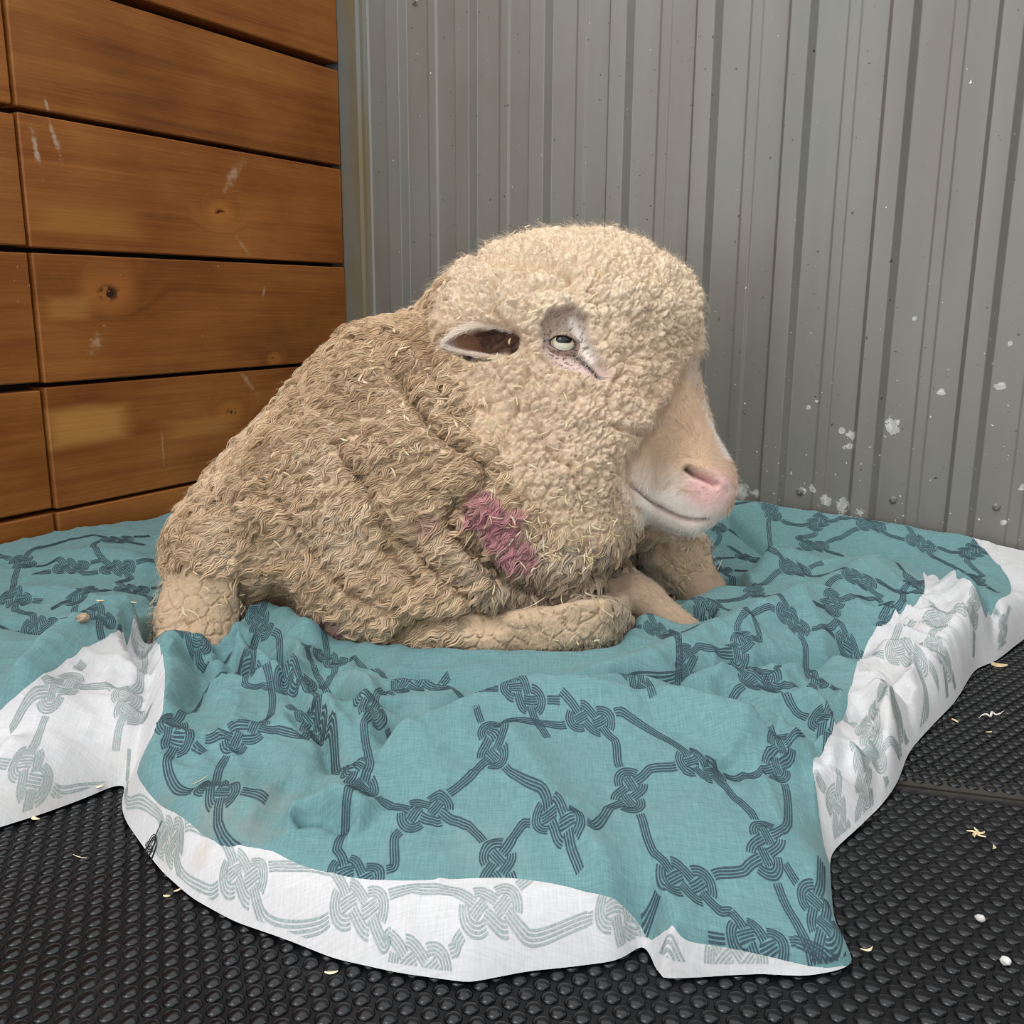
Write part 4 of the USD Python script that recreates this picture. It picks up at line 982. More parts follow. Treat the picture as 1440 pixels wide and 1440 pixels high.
def gpoly(pts, z): return on_plane(dense(smooth_line(pts, 60), 8), z)[:, :2]
def ridge(pts, z, amp, wn, wf, taper=0.15, power=1.6):
    """a fold: crest along the photographed line at height z; amp metres high, wn / wf wide towards / away from the viewer."""
    global H
    line = gpoly(pts, z)
    if line[0, 0] > line[-1, 0]: line = line[::-1]
    lo_, hi_ = line.min(0) - 3 * max(wn, wf), line.max(0) + 3 * max(wn, wf)
    m = ((GP >= lo_) & (GP <= hi_)).all(1)
    d, u, s = seg_dist(GP[m], line)
    w = np.where(s > 0, wf, wn)
    e = np.clip(np.minimum(u, 1 - u) / taper, 0, 1); e = e * e * (3 - 2 * e) if taper > 0 else 1
    H.ravel()[m] += 1.25 * amp * e * np.exp(-(d / w) ** power)

# (crest line in the photograph, its height, rise, width near, width far)
FOLDS = [
    ([(200, 893), (250, 890), (290, 888), (345, 873), (385, 867), (430, 886), (470, 895)], .08, .034, .035, .022),
    ([(430, 886), (490, 902), (560, 920), (640, 928), (720, 932), (800, 922), (860, 900)], .06, .014, .045, .022),
    ([(840, 905), (920, 868), (990, 845), (1060, 815), (1140, 785)], .08, .016, .045, .022),
    ([(700, 950), (820, 935), (900, 915), (980, 880), (1080, 850), (1200, 810), (1290, 796)], .10, .022, .045, .03),
    ([(830, 985), (940, 965), (1030, 939), (1125, 925), (1238, 890)], .07, -.026, .014, .018),
    ([(520, 1010), (640, 1000), (760, 990), (860, 985), (960, 960), (1060, 950), (1160, 935)], .075, .016, .02, .016),
    ([(485, 1085), (540, 1060), (620, 1032), (690, 1010), (760, 1000), (850, 1003), (930, 1006), (1000, 1018), (1080, 1040), (1110, 1066)], .08, .030, .05, .012),
    ([(510, 1075), (600, 1040), (690, 1003), (760, 990), (850, 994), (930, 996), (1010, 1008)], .05, -.032, .010, .014),
    ([(690, 1050), (735, 1095), (790, 1160), (840, 1205), (880, 1240), (905, 1290)], .065, .013, .012, .028),
    ([(395, 1166), (440, 1163), (480, 1168), (508, 1178)], .055, .020, .005, .03),
    ([(405, 1178), (450, 1176), (507, 1188)], .045, -.030, .006, .005),
    ([(520, 1100), (490, 1130), (470, 1160)], .055, .012, .02, .02),
    ([(0, 1002), (70, 948), (130, 908), (180, 888), (215, 898)], .085, .045, .055, .028),
    ([(236, 905), (240, 960), (228, 1010), (205, 1060), (190, 1090)], .075, .020, .022, .022),
    ([(190, 900), (205, 950), (195, 1000), (165, 1050)], .07, -.016, .010, .014),
    ([(262, 905), (280, 930), (275, 965), (250, 1000)], .08, -.018, .012, .012),
    ([(338, 900), (350, 925), (385, 935), (392, 960)], .08, .022, .014, .014),
    ([(300, 900), (330, 935), (360, 955)], .075, -.016, .010, .010),
    ([(398, 895), (422, 920), (412, 950), (440, 985), (470, 1010), (500, 1045)], .08, .020, .016, .014),
    ([(395, 915), (398, 955), (425, 990), (455, 1030), (465, 1085)], .07, -.022, .010, .010),
    ([(480, 960), (520, 985), (510, 1020), (535, 1050)], .07, .016, .014, .014),
    ([(440, 975), (490, 990), (560, 1010), (600, 1018)], .065, -.016, .008, .012),
    ([(235, 1060), (300, 1045), (360, 1040), (420, 1030)], .06, .010, .02, .02),
    ([(290, 1055), (330, 1040), (380, 1022)], .055, -.007, .006, .008),
    ([(230, 1150), (330, 1130), (400, 1135)], .05, .008, .03, .03),
    ([(905, 1290), (925, 1320), (935, 1355)], .05, .018, .014, .02),
    ([(870, 1000), (930, 1040), (1000, 1062), (1060, 1100)], .07, -.008, .02, .02),
    ([(1010, 1000), (1060, 1010), (1110, 1035), (1130, 1060)], .075, .014, .016, .016),
    ([(1000, 975), (1060, 1000), (1115, 1020)], .065, -.014, .01, .012),
    ([(1090, 965), (1120, 990), (1150, 1010), (1165, 1040)], .06, .014, .014, .014),
    ([(1000, 750), (1050, 775), (1100, 793), (1160, 803), (1230, 806), (1290, 800)], .06, -.022, .010, .010),
    ([(1050, 806), (1120, 801), (1180, 806), (1240, 808), (1295, 797)], .085, .022, .05, .014),
    
    
    ([(1300, 800), (1345, 810), (1380, 850), (1388, 890)], .11, .026, .022, .022),
    ([(1390, 845), (1400, 880), (1392, 930)], .06, -.022, .012, .012),
    ([(1225, 905), (1270, 915), (1320, 925), (1365, 930)], .07, .014, .016, .014),
    ([(1215, 940), (1260, 955), (1290, 985)], .06, -.014, .010, .010),
    ([(1205, 965), (1240, 980), (1262, 1015), (1262, 1060)], .065, .020, .014, .014),
    ([(1180, 1010), (1220, 1005), (1240, 1040), (1235, 1090)], .055, -.012, .009, .009),
    ([(1150, 1075), (1190, 1060), (1225, 1085)], .05, .012, .012, .012),
    ([(1255, 870), (1300, 885), (1350, 890)], .085, .008, .014, .014),
    ([(60, 800), (160, 790), (225, 800)], .10, .010, .03, .03), ([(0, 850), (100, 850), (190, 870)], .08, .008, .02, .02),
    ([(0, 885), (90, 893), (170, 886)], .075, -.014, .010, .012),
    ([(20, 1010), (80, 1040), (150, 1080)], .06, .010, .03, .02), ([(0, 1080), (60, 1095), (120, 1110)], .035, .012, .02, .02),
    ([(560, 945), (640, 950), (720, 970), (800, 975)], .07, -.010, .012, .014), ([(905, 930), (960, 945), (1020, 925)], .08, .006, .012, .012),
    ([(1030, 870), (1060, 900), (1050, 930)], .09, .008, .012, .012), ([(1120, 840), (1160, 880), (1180, 910)], .09, .008, .014, .014),
]
for f_ in FOLDS: ridge(*f_)

# general crumple: soft billows and finer creases
q3 = np.stack([GX * 9, GY * 9, GX * 0], -1); q4 = np.stack([GX * 22 + 4 * meshkit.noise(q3 * 0.7, 3), GY * 22, GX * 0 + 3], -1)
H += 0.010 * (meshkit.fbm(q3, 3, 41) - 0.5)
cr_ = 1 - np.abs(2 * meshkit.noise(q4, 43) - 1); cr2 = 1 - np.abs(2 * meshkit.noise(q4 * 2.1, 44) - 1)
busy = np.zeros_like(H)
for bx, by, bz, br in ((320, 930, .07, .16), (480, 990, .06, .14), (1180, 1000, .06, .14), (1250, 960, .06, .16), (1100, 980, .06, .10), (1330, 880, .08, .12), (210, 970, .07, .1), (1210, 1080, .05, .1)):
    c_ = on_plane([(bx, by)], bz)[0]; busy = np.maximum(busy, np.exp(-(((GX - c_[0]) ** 2 + (GY - c_[1]) ** 2) / br ** 2)))
H += (0.0032 + 0.011 * busy) * (cr_ ** 3 - 0.3) + (0.0010 + 0.0048 * busy) * (cr2 ** 3 - 0.3)

# outline on the floor; behind, the sheet runs up to both walls
OUTL = [(-160, 1225), (-60, 1183), (0, 1165), (60, 1146), (120, 1124), (160, 1106), (182, 1103), (170, 1120), (172, 1150), (200, 1190), (225, 1225), (270, 1265), (330, 1298), (400, 1322), (470, 1350), (560, 1370), (660, 1384), (740, 1368), (800, 1362), (870, 1353),
        (893, 1338), (905, 1326), (914, 1345), (928, 1379), (1000, 1375), (1070, 1371), (1130, 1375), (1180, 1367), (1204, 1356), (1196, 1342), (1182, 1320), (1172, 1290), (1168, 1240), (1166, 1202), (1200, 1172), (1240, 1134), (1264, 1100), (1276, 1060), (1310, 1022), (1345, 987), (1364, 952), (1372, 938), (1394, 936), (1407, 926), (1440, 899), (1500, 862), (1560, 845)]
from scipy.ndimage import gaussian_filter1d
op = on_plane(gaussian_filter1d(dense(OUTL, 4), 3.0, axis=0, mode='nearest'), 0.004)[:, :2]
backw = [CORNER + WB * 1.34 + NB * 0.02, CORNER + NB * 0.02 + NL * 0.004, CORNER + WL * 1.62 + NL * 0.004]
OUT = np.vstack([op, [b[:2] for b in backw]])
d_front, u_front, _ = seg_dist(GP, op)
wallgap = np.minimum((np.c_[GP, GP[:, :1] * 0] - CORNER) @ NB - 0.018, (np.c_[GP, GP[:, :1] * 0] - CORNER) @ NL - 0.004)
d_wall = np.minimum(seg_dist(GP, np.array([b[:2] for b in backw]))[0], 1.0)
ins = inside(GP, OUT) & (wallgap > 0)
sgn_out = np.where(ins, np.minimum(np.minimum(d_front, d_wall), wallgap), np.where(wallgap < 0, np.maximum(wallgap, -np.minimum(d_front, 9)) * 0 + wallgap, -np.minimum(d_front, d_wall))).reshape(H.shape)
dd = np.where(ins, d_front, 0).reshape(H.shape)
gpx = project(np.stack([GX.ravel(), GY.ravel(), np.full(GX.size, 0.02)], 1))[0].reshape(*H.shape, 2)
wedge = 0.055 - 0.033 * sstep(905, 935, gpx[..., 0]) * sstep(1205, 1240, gpx[..., 1]) - 0.02 * sstep(1150, 1200, gpx[..., 0]) * sstep(1150, 1060, gpx[..., 1])
t_ = np.clip(dd / wedge, 0, 1)
past_wall = (~ins) & ((d_wall <= d_front) | (wallgap <= 0))                        # cells beyond a wall carry the sheet's height on
sf = np.where(ins | past_wall, d_front, -d_front).reshape(H.shape)
t_ = np.clip(sf / wedge, 0, 1)
edge = np.where(sf < 0, 2.6 * np.maximum(sf, -0.02) / wedge, 1 - (1 - t_) ** 2.6)
H = np.maximum(H, 0.012) * edge + 0.0052
# the raised mouth of the hem fold at the front
c_ = on_plane([(880, 1335)], 0.02)[0]
# under the sheep the padding is pressed flat
hit = np.full(H.shape, 9.0)
ii = np.clip(((SHEEP_V[:, 0] - CX0) / CH + 0.5).astype(int), 0, H.shape[0] - 1); jj = np.clip(((SHEEP_V[:, 1] - CY0) / CH + 0.5).astype(int), 0, H.shape[1] - 1)
np.minimum.at(hit, (ii, jj), SHEEP_V[:, 2])
hit = grey_erosion(hit, size=(5, 5))
H = np.where(hit < 1, np.minimum(H, np.maximum(hit - 0.004, 0.0055)), H)
Hs = gaussian_filter(H, 1.0); H = np.where((hit < 1) | (binary_dilation(hit < 1, iterations=4)), np.minimum(Hs, np.where(hit < 1, hit - 0.003, 9)), H)
H0 = H.copy()

def height(xy, grid=None):
    g = H if grid is None else grid
    return map_coordinates(g, [(xy[:, 0] - CX0) / CH, (xy[:, 1] - CY0) / CH], order=1, mode='nearest')
def raycast(p):
    """where the ray through a photographed point first meets the cloth or the floor."""
    r = rays(p); n = 260
    ts = np.linspace(0.22, -0.001, n)                           # heights from above to the floor
    prev = None; out = on_plane(p, 0.0); done = np.zeros(len(r), bool)
    for z in ts:
        P = EYE + r * ((z - CAM_H) / np.minimum(r[:, 2], -1e-4))[:, None]
        dz = P[:, 2] - height(P[:, :2])
        if prev is not None:
            m = (~done) & (dz <= 0)
            k = prev[1] / (prev[1] - dz + 1e-12)
            out[m] = (prev[0] + (P - prev[0]) * k[:, None])[m]; done |= m
        prev = (P, dz)
    return out

# where the white reverse shows
W1 = [(-160, 1100), (-60, 1045), (0, 1001), (70, 946), (130, 906), (180, 887), (205, 893), (228, 915), (233, 945), (230, 1000), (215, 1040), (192, 1078), (188, 1090), (200, 1112), (240, 1142), (290, 1177), (312, 1196), (335, 1190), (375, 1195), (430, 1222), (500, 1237), (570, 1241),
      (640, 1237), (720, 1236), (790, 1246), (850, 1263), (895, 1287), (915, 1312), (922, 1320), (985, 1328), (1060, 1341), (1140, 1361), (1180, 1364), (1215, 1356)]
W1b = [(1225, 1430), (700, 1436), (0, 1400), (-200, 1300)]
W2 = [(1292, 802), (1302, 816), (1302, 840), (1250, 870), (1216, 905), (1202, 950), (1188, 985), (1197, 1000), (1168, 1022), (1170, 1045), (1138, 1072), (1147, 1105), (1152, 1150), (1158, 1190), (1164, 1215)]
W2b = [(1260, 1200), (1330, 1080), (1410, 960), (1392, 920), (1390, 880), (1374, 842), (1346, 816), (1315, 806)]
W3 = [(1362, 750), (1385, 775), (1404, 795), (1427, 822), (1424, 840), (1388, 852), (1386, 890), (1390, 925), (1395, 960)]
W4, W4b = [(985, 701), (1030, 691), (1068, 693)], [(1060, 699), (1030, 697), (990, 707)]
W3b = [(1470, 960), (1560, 870), (1560, 790), (1440, 745)]
def region(a, b):
    q_ = raycast(dense(a, 4))[:, :2]
    return np.vstack([gaussian_filter1d(q_, 3.0, axis=0, mode='nearest'), raycast(dense(b, 20))[:, :2]])
REG = [region(W1, W1b), region(W2, W2b), region(W3, W3b), region(W4, W4b)]
sw = np.full(len(GP), -9.0)
for r_ in REG:
    lo_, hi_ = r_.min(0) - 0.06, r_.max(0) + 0.06
    m = ((GP >= lo_) & (GP <= hi_)).all(1)
    sw[m] = np.maximum(sw[m], signed(GP[m], r_))
sw = gaussian_filter(np.clip(sw, -0.05, 0.05).reshape(H.shape), 1.3)
H += np.where(sgn_out > 0.004, 0.0022 * sstep(0.0035, -0.0035, sw), 0)                   # the teal face ends in a hem just proud of the white

nx, ny = H.shape
i, j = np.meshgrid(np.arange(nx - 1), np.arange(ny - 1), indexing='ij')
a, b, c, d = i * ny + j, (i + 1) * ny + j, (i + 1) * ny + j + 1, i * ny + j + 1
live = (sgn_out[:-1, :-1] > -0.012) & (sgn_out[1:, 1:] > -0.012)
CF = np.vstack([np.stack([a, b, c], -1)[live], np.stack([a, c, d], -1)[live]])
CV = np.stack([GX.ravel(), GY.ravel(), H.ravel()], 1)
field = np.stack([sgn_out.ravel(), sw.ravel()], 1)

def clip_fields(V, F, cols, signs):
    """clip by several vertex fields in turn, carrying the others along."""
    A = np.hstack([V, cols])
    for k, s in signs:
        A, F = clip_mesh(A, F, A[:, 3 + k] * s)
    return A[:, :3], F
def cloth_material(name, c1, c2, rough, dirt, stains):
    nd = {'g': ('geometry', {}), 'm1': ('mapping', {'scale': (900.0, 60.0, 60.0)}), 'm2': ('mapping', {'scale': (60.0, 900.0, 60.0)}), 'w1': ('noise_texture', {'scale': 1.0, 'detail': 2.0}), 'w2': ('noise_texture', {'scale': 1.0, 'detail': 2.0}),
          'ad': ('math', {'math_type': 'add'}), 'hv': ('math', {'math_type': 'multiply', 'value2': 0.5}), 'n': ('noise_texture', {'scale': 7.0, 'detail': 5.0, 'roughness': 0.6}), 'n2': ('noise_texture', {'scale': 35.0, 'detail': 5.0, 'roughness': 0.7}),
          'r': ('rgb_ramp', ramp((0.33, c1), (0.67, c2))), 'dr': ('rgb_ramp', ramp((0.56, (0, 0, 0)), (0.78, (0.55, 0.55, 0.55)))), 'dx': ('mix', {'color2': dirt}), 'b': ('bump', {'strength': 0.35, 'distance': 0.0007}),
          'p': ('principled_bsdf', {'roughness': rough, 'specular_ior_level': 0.2, 'sheen_weight': 0.12, 'sheen_roughness': 0.5})}
    ln = [('g.position', 'm1.vector'), ('g.position', 'm2.vector'), ('m1.vector', 'w1.vector'), ('m2.vector', 'w2.vector'), ('w1.fac', 'ad.value1'), ('w2.fac', 'ad.value2'), ('ad.value', 'hv.value1'), ('g.position', 'n.vector'), ('g.position', 'n2.vector'),
          ('hv.value', 'r.fac'), ('n.fac', 'dr.fac'), ('r.color', 'dx.color1'), ('dr.color', 'dx.fac'), ('hv.value', 'b.height'), ('b.normal', 'p.normal')]
    col = 'dx.color'
    for k, (px_, py_, rad, amt, cc) in enumerate(stains):
        P_ = raycast([(px_, py_)])[0]
        nd |= {f's{k}': ('vector_math', {'math_type': 'distance', 'vector2': tuple(map(float, P_))}), f't{k}': ('math', {'math_type': 'multiply_add', 'value2': rad * 1.6}), f'u{k}': ('map_range', {'range_type': 'smoothstep', 'from_min': rad * 0.9, 'from_max': rad * 1.75, 'to_min': amt, 'to_max': 0.0, 'clamp': True}), f'x{k}': ('mix', {'color2': cc})}
        ln += [('g.position', f's{k}.vector1'), ('n2.fac', f't{k}.value1'), (f's{k}.value', f't{k}.value3'), (f't{k}.value', f'u{k}.value'), (f'u{k}.result', f'x{k}.fac'), (col, f'x{k}.color1')]
        col = f'x{k}.color'
    ln += [(col, 'p.base_color')]
    return mat(name, nd, ln)
BR = (0.30, 0.23, 0.16)
M['teal_linen'] = cloth_material('teal_linen', (0.100, 0.215, 0.225), (0.170, 0.315, 0.325), 0.85, (0.20, 0.30, 0.30), [(300, 1150, .035, .55, (0.22, 0.24, 0.21)), (380, 1130, .03, .35, (0.24, 0.22, 0.18)), (230, 1130, .03, .4, (0.2, 0.24, 0.22)), (360, 1165, .03, .5, (0.22, 0.22, 0.19))])
M['white_linen'] = cloth_material('white_linen', (0.52, 0.52, 0.525), (0.64, 0.64, 0.65), 0.85, (0.47, 0.45, 0.41), [(240, 1185, .03, .5, (0.50, 0.42, 0.33)), (280, 1205, .02, .4, (0.5, 0.42, 0.33)), (60, 1130, .05, .35, (0.5, 0.46, 0.4)), (1208, 1110, .012, .6, BR), (1218, 1158, .008, .7, BR), (1290, 880, .02, .3, (0.5, 0.44, 0.36)), (222, 1135, .012, .3, BR)])
cover = thing('duvet_cover', 'rumpled teal and white duvet cover printed with rope knots, spread under the sheep', 'duvet cover', loc=(0, 1.1, 0))
CL = np.array([0, 1.1, 0])
for nm, sg in (('teal_side', -1), ('white_side', 1)):
    v, f = clip_fields(CV, CF, field, [(0, 1), (1, sg)])
    tag(obj(nm, (v, f), M['teal_linen' if sg < 0 else 'white_linen'], cover, smooth=True, loc=CL), 'teal printed face' if sg < 0 else 'white reverse with pale rope print')

# ------------------------------------------------------------------ print: a net of ropes and carrick knots, drawn line by line on the cloth
KNOTS = [  # photographed place, direction of the long axis in the picture (degrees, clockwise from right), size
    (598, 1140, -8), (693, 1047, 95), (885, 1115, 100), (785, 1150, 30), (985, 1080, 12), (1095, 1062, 100), (700, 1222, 90), (1077, 1190, 95), (965, 1240, 8), (1152, 1285, 60), (1065, 1325, 20), (880, 1262, 20),
    (505, 1090, 75), (500, 1232, 20), (830, 1012, 10), (1010, 1008, -10), (305, 1107, 40), (345, 1030, -20), (350, 950, 60), (245, 1025, 60), (200, 1082, 60), (465, 930, 25), (580, 957, -5), (632, 1003, 100), (490, 1068, -50), (520, 990, 60), (415, 955, 10), (438, 1025, 70),
    (680, 985, 60), (735, 975, 20), (790, 975, 60), (895, 955, 30), (965, 930, 80), (1040, 910, -50), (1115, 875, 20), (995, 865, 0), (1060, 830, 80), (1118, 802, 5), (1170, 850, -60), (1208, 815, 10), (1253, 860, 80), (1285, 820, 80), (930, 890, 20), (1068, 960, 0), (1140, 948, 40), (1185, 960, 30), (1200, 925, 20), (1165, 1018, 50), (1110, 1030, 20),
    (1085, 720, 40), (1150, 735, -15), (1225, 737, 5), (1055, 785, 10), (1145, 768, 5), (1295, 765, 15), (1365, 775, -10), (1245, 772, 0), (1372, 815, 60), (1005, 738, 20), (1010, 800, 20),
    (32, 790, 45), (165, 760, -5), (100, 798, 0), (165, 798, 0), (98, 817, 20), (115, 833, -25), (185, 830, 0), (20, 842, 20), (135, 862, 15), (135, 900, 60), (195, 893, 10), (55, 880, 10), (270, 893, 20), (290, 890, 40), (365, 880, 60), (230, 905, 40),
    # on the white
    (42, 1083, 50), (180, 988, 70), (85, 965, -25), (205, 915, 40), (165, 1085, -25), (172, 1125, 80), (238, 1180, 20), (342, 1228, 20), (505, 1273, 15), (690, 1275, -5), (875, 1290, 25), (590, 1360, 10), (800, 1358, 5), (1035, 1355, 5), (215, 1000, 70),
    (1225, 1040, 60), (1275, 920, 20), (1318, 870, -50), (1310, 960, 30), (1255, 975, 20), (1370, 845, 60), (1330, 980, 70), (1180, 1150, 40), (1390, 880, 60), (1320, 915, 20), (1410, 890, 40), (1215, 1090, 50)]
EDGES = [(0, 12), (0, 1), (0, 6), (0, 13), (1, 14), (1, 3), (3, 6), (3, 2), (2, 14), (2, 4), (4, 5), (4, 15), (2, 8), (8, 7), (7, 5), (7, 4), (8, 10), (8, 11), (7, 9), (9, 10), (12, 13), (12, 24), (16, 20), (16, 17), (17, 18), (19, 20), (18, 26), (18, 19), (21, 26), (21, 22), (21, 25), (22, 23), (23, 25), (23, 28), (26, 27), (27, 24), (17, 27),
         (28, 29), (29, 30), (30, 31), (31, 32), (32, 33), (33, 34), (33, 35), (34, 36), (35, 36), (36, 37), (34, 38), (38, 39), (38, 40), (40, 41), (39, 41), (42, 31), (42, 35), (43, 32), (43, 44), (44, 45), (45, 46), (45, 47), (47, 48), (48, 43), (46, 40), (15, 43), (14, 30), (48, 5),
         (49, 50), (50, 51), (49, 52), (50, 53), (51, 56), (52, 53), (53, 56), (56, 54), (54, 55), (54, 57), (55, 57), (51, 54), (58, 49), (59, 52), (58, 59),
         (60, 62), (61, 63), (62, 63), (62, 64), (64, 65), (63, 66), (65, 66), (64, 67), (60, 67), (65, 68), (67, 71), (68, 69), (69, 71), (68, 70), (70, 72), (73, 74), (66, 72), (60, 61), (75, 19),
         (76, 80), (76, 78), (78, 77), (77, 79), (77, 80), (76, 81), (81, 82), (82, 83), (83, 84), (84, 85), (85, 86), (84, 87), (85, 87), (85, 88), (86, 88), (86, 89), (90, 77), (80, 81),
         (91, 95), (91, 102), (92, 95), (92, 93), (92, 94), (94, 97), (93, 96), (96, 99), (99, 101), (94, 100), (102, 98), (100, 93), (95, 102)]
KP = np.array([k[:2] for k in KNOTS], float)
KW = raycast(KP)
ST = np.array([1.0, 1.35])                                      # the print is laid out in (x, y / 1.35): the sheet is bunched up along y
KQ = KW[:, :2] / ST
eps = 3.0
KEEP = []
for k in range(len(KNOTS)):
    KEEP.append(not any(KEEP[m] and (m < 76) == (k < 76) and np.linalg.norm(KQ[k] - KQ[m]) < 0.050 for m in range(k)))
EDGES = [e for e in EDGES if KEEP[e[0]] and KEEP[e[1]]]
print('knots', sum(KEEP))
KA = []
for k, (x_, y_, a_) in enumerate(KNOTS):
    d_ = np.array([math.cos(math.radians(a_)), math.sin(math.radians(a_))])
    z_ = KW[k, 2]
    A_, B_ = on_plane([(x_, y_)], z_)[0], on_plane([(x_ + d_[0] * eps, y_ + d_[1] * eps)], z_)[0]
    v_ = (B_ - A_)[:2] / ST; KA.append(v_ / np.linalg.norm(v_))
KA = np.array(KA)
Hsm = gaussian_filter(H, 3)
def squash(p_):
    """a flat motif on sloping cloth, seen from above, is shortened down the slope."""
    e = 0.010
    g = np.array([float((height(np.array([p_ + d_]), Hsm) - height(np.array([p_ - d_]), Hsm))[0]) / (2 * e) for d_ in (np.array([e, 0]), np.array([0, e]))])
    n2 = g @ g
    return np.eye(2) if n2 < 1e-6 else np.eye(2) - (1 - 1 / math.sqrt(1 + n2)) * np.outer(g, g) / n2
SQ = [squash(p_) for p_ in KW[:, :2]]
NL_, HALF = 4, 0.0044                                          # lines to a rope, half a rope's width
KS = 2 * HALF                                                  # size of a knot
half_path = smooth_line([(-3.3, 1.75), (-2.2, 1.1), (-1.0, 0.0), (0.0, -0.75), (1.0, -1.28), (1.95, -1.0), (2.35, 0.0), (1.95, 1.0), (1.0, 1.28), (0.0, 0.75), (-1.0, 0.0), (-2.2, -1.1), (-3.3, -1.75)], 150) * KS
def crossings(A, B, same):
    out = []
    for i in range(len(A) - 1):
        p, r = A[i], A[i + 1] - A[i]
        q, s = B[:-1], np.diff(B, axis=0)
        den = r[0] * s[:, 1] - r[1] * s[:, 0] + 1e-15
        w = q - p
        t = (w[:, 0] * s[:, 1] - w[:, 1] * s[:, 0]) / den; u = (w[:, 0] * r[1] - w[:, 1] * r[0]) / den
        for j_ in np.flatnonzero((t >= 0) & (t < 1) & (u >= 0) & (u < 1)):
            if not same or abs(i - j_) > 8: out.append(i)
    return out
pathA = half_path; pathB = -half_path
cA = sorted(set(crossings(pathA, pathA, True)) | set(crossings(pathA, pathB, False)))
under = cA[1::2]                                               # every other crossing passes beneath
hide = np.zeros(len(pathA), bool)
arc = np.concatenate([[0], np.cumsum(np.linalg.norm(np.diff(pathA, axis=0), axis=1))])
for u_ in under: hide |= np.abs(arc - arc[u_]) < HALF * 1.12
print('knot crossings', len(cA))
def offset(path, o):
    t = np.gradient(path, axis=0); t /= np.linalg.norm(t, axis=1, keepdims=True) + 1e-12
    return path + o * np.stack([-t[:, 1], t[:, 0]], 1)
def surf_normal(xy):
    e = 0.003
    hx = (height(xy + [e, 0]) - height(xy - [e, 0])) / (2 * e); hy = (height(xy + [0, e]) - height(xy - [0, e])) / (2 * e)
    n_ = np.stack([-hx, -hy, np.ones(len(xy))], 1); return n_ / np.linalg.norm(n_, axis=1, keepdims=True)
STR, OWN = [], [-1]                                            # OWN: which face the print being drawn belongs to
def strip(path, width, T, base=None):
    """a printed line: a narrow ribbon lying on the cloth. T takes the motif's own plane to the layout; base is a centre line that T leaves alone."""
    if len(path) < 2: return
    l_, r_ = offset(path, width / 2), offset(path, -width / 2)
    if base is None: STR.append((T(dense2(l_)) * ST, T(dense2(r_)) * ST, OWN[0]))
    else: STR.append(((base + (l_ - base) @ T.T) * ST, (base + (r_ - base) @ T.T) * ST, OWN[0]))
def dense2(p, m=2):
    t = np.linspace(0, len(p) - 1, (len(p) - 1) * m + 1); i = np.minimum(t.astype(int), len(p) - 2); w = (t - i)[:, None]
    return p[i] * (1 - w) + p[i + 1] * w
LW = 2 * HALF / NL_ * 0.55
offs = (np.arange(NL_) - (NL_ - 1) / 2) * (2 * HALF / NL_)
ends = []
for k in range(len(KNOTS)):
    e1 = KA[k]; e2 = np.array([-e1[1], e1[0]]); c0 = KQ[k]
    R2 = SQ[k] @ np.stack([e1, e2], 1)
    n_before = len(STR); OWN[0] = -1 if k < 76 else 1
    tf = lambda q, c0=c0, R2=R2: c0 + q @ R2.T
    for P_ in (pathA, pathB):
        for o in offs:
            q = offset(P_, o); run = []
            for m in range(4, len(q) - 4):
                if hide[m]:
                    if len(run) > 1: strip(np.array(run), LW, tf)
                    run = []
                else: run.append(q[m])
            if len(run) > 1: strip(np.array(run), LW, tf)
    if not KEEP[k]:
        while len(STR) > n_before: STR.pop()
    tips = np.array([pathA[4], pathA[-5], pathB[4], pathB[-5]]); nxt = np.array([pathA[1], pathA[-2], pathB[1], pathB[-2]])
    ends.append((c0 + tips @ R2.T, (nxt - tips) @ R2.T))
free = [set(range(4)) for _ in KNOTS]
def cost_of(a_, s_, b_, t2):
    A_, B_ = ends[a_][0][s_], ends[b_][0][t2]; L_ = np.linalg.norm(B_ - A_) + 1e-9
    ea, eb = ends[a_][1][s_], ends[b_][1][t2]; dirn = (B_ - A_) / L_
    return L_ - 0.03 * (ea @ dirn / np.linalg.norm(ea)) + 0.03 * (eb @ dirn / np.linalg.norm(eb)), L_, (ea @ dirn) / np.linalg.norm(ea), -(eb @ dirn) / np.linalg.norm(eb)
def rope(a_, s_, b_, t2):
    A_, B_ = ends[a_][0][s_], ends[b_][0][t2]; L_ = np.linalg.norm(B_ - A_)
    ea, eb = ends[a_][1][s_], ends[b_][1][t2]; ea = ea / np.linalg.norm(ea); eb = eb / np.linalg.norm(eb)
    free[a_].discard(s_); free[b_].discard(t2)
    t = np.linspace(0, 1, 60)[:, None]; m_h = min(L_ * 0.5, 0.06)
    path = (2 * t ** 3 - 3 * t ** 2 + 1) * A_ + (t ** 3 - 2 * t ** 2 + t) * ea * m_h + (-2 * t ** 3 + 3 * t ** 2) * B_ - (t ** 3 - t ** 2) * eb * m_h
    S_ = (SQ[a_] + SQ[b_]) / 2; OWN[0] = -1 if a_ < 76 else 1
    for o in offs: strip(offset(path, o), LW, S_, path)
for a_, b_ in EDGES:
    if np.linalg.norm(KQ[a_] - KQ[b_]) > 0.34: continue
    opts = [(cost_of(a_, s_, b_, t2)[0], s_, t2) for s_ in free[a_] for t2 in free[b_]]
    if opts:
        _, s_, t2 = min(opts); rope(a_, s_, b_, t2)
opts = []
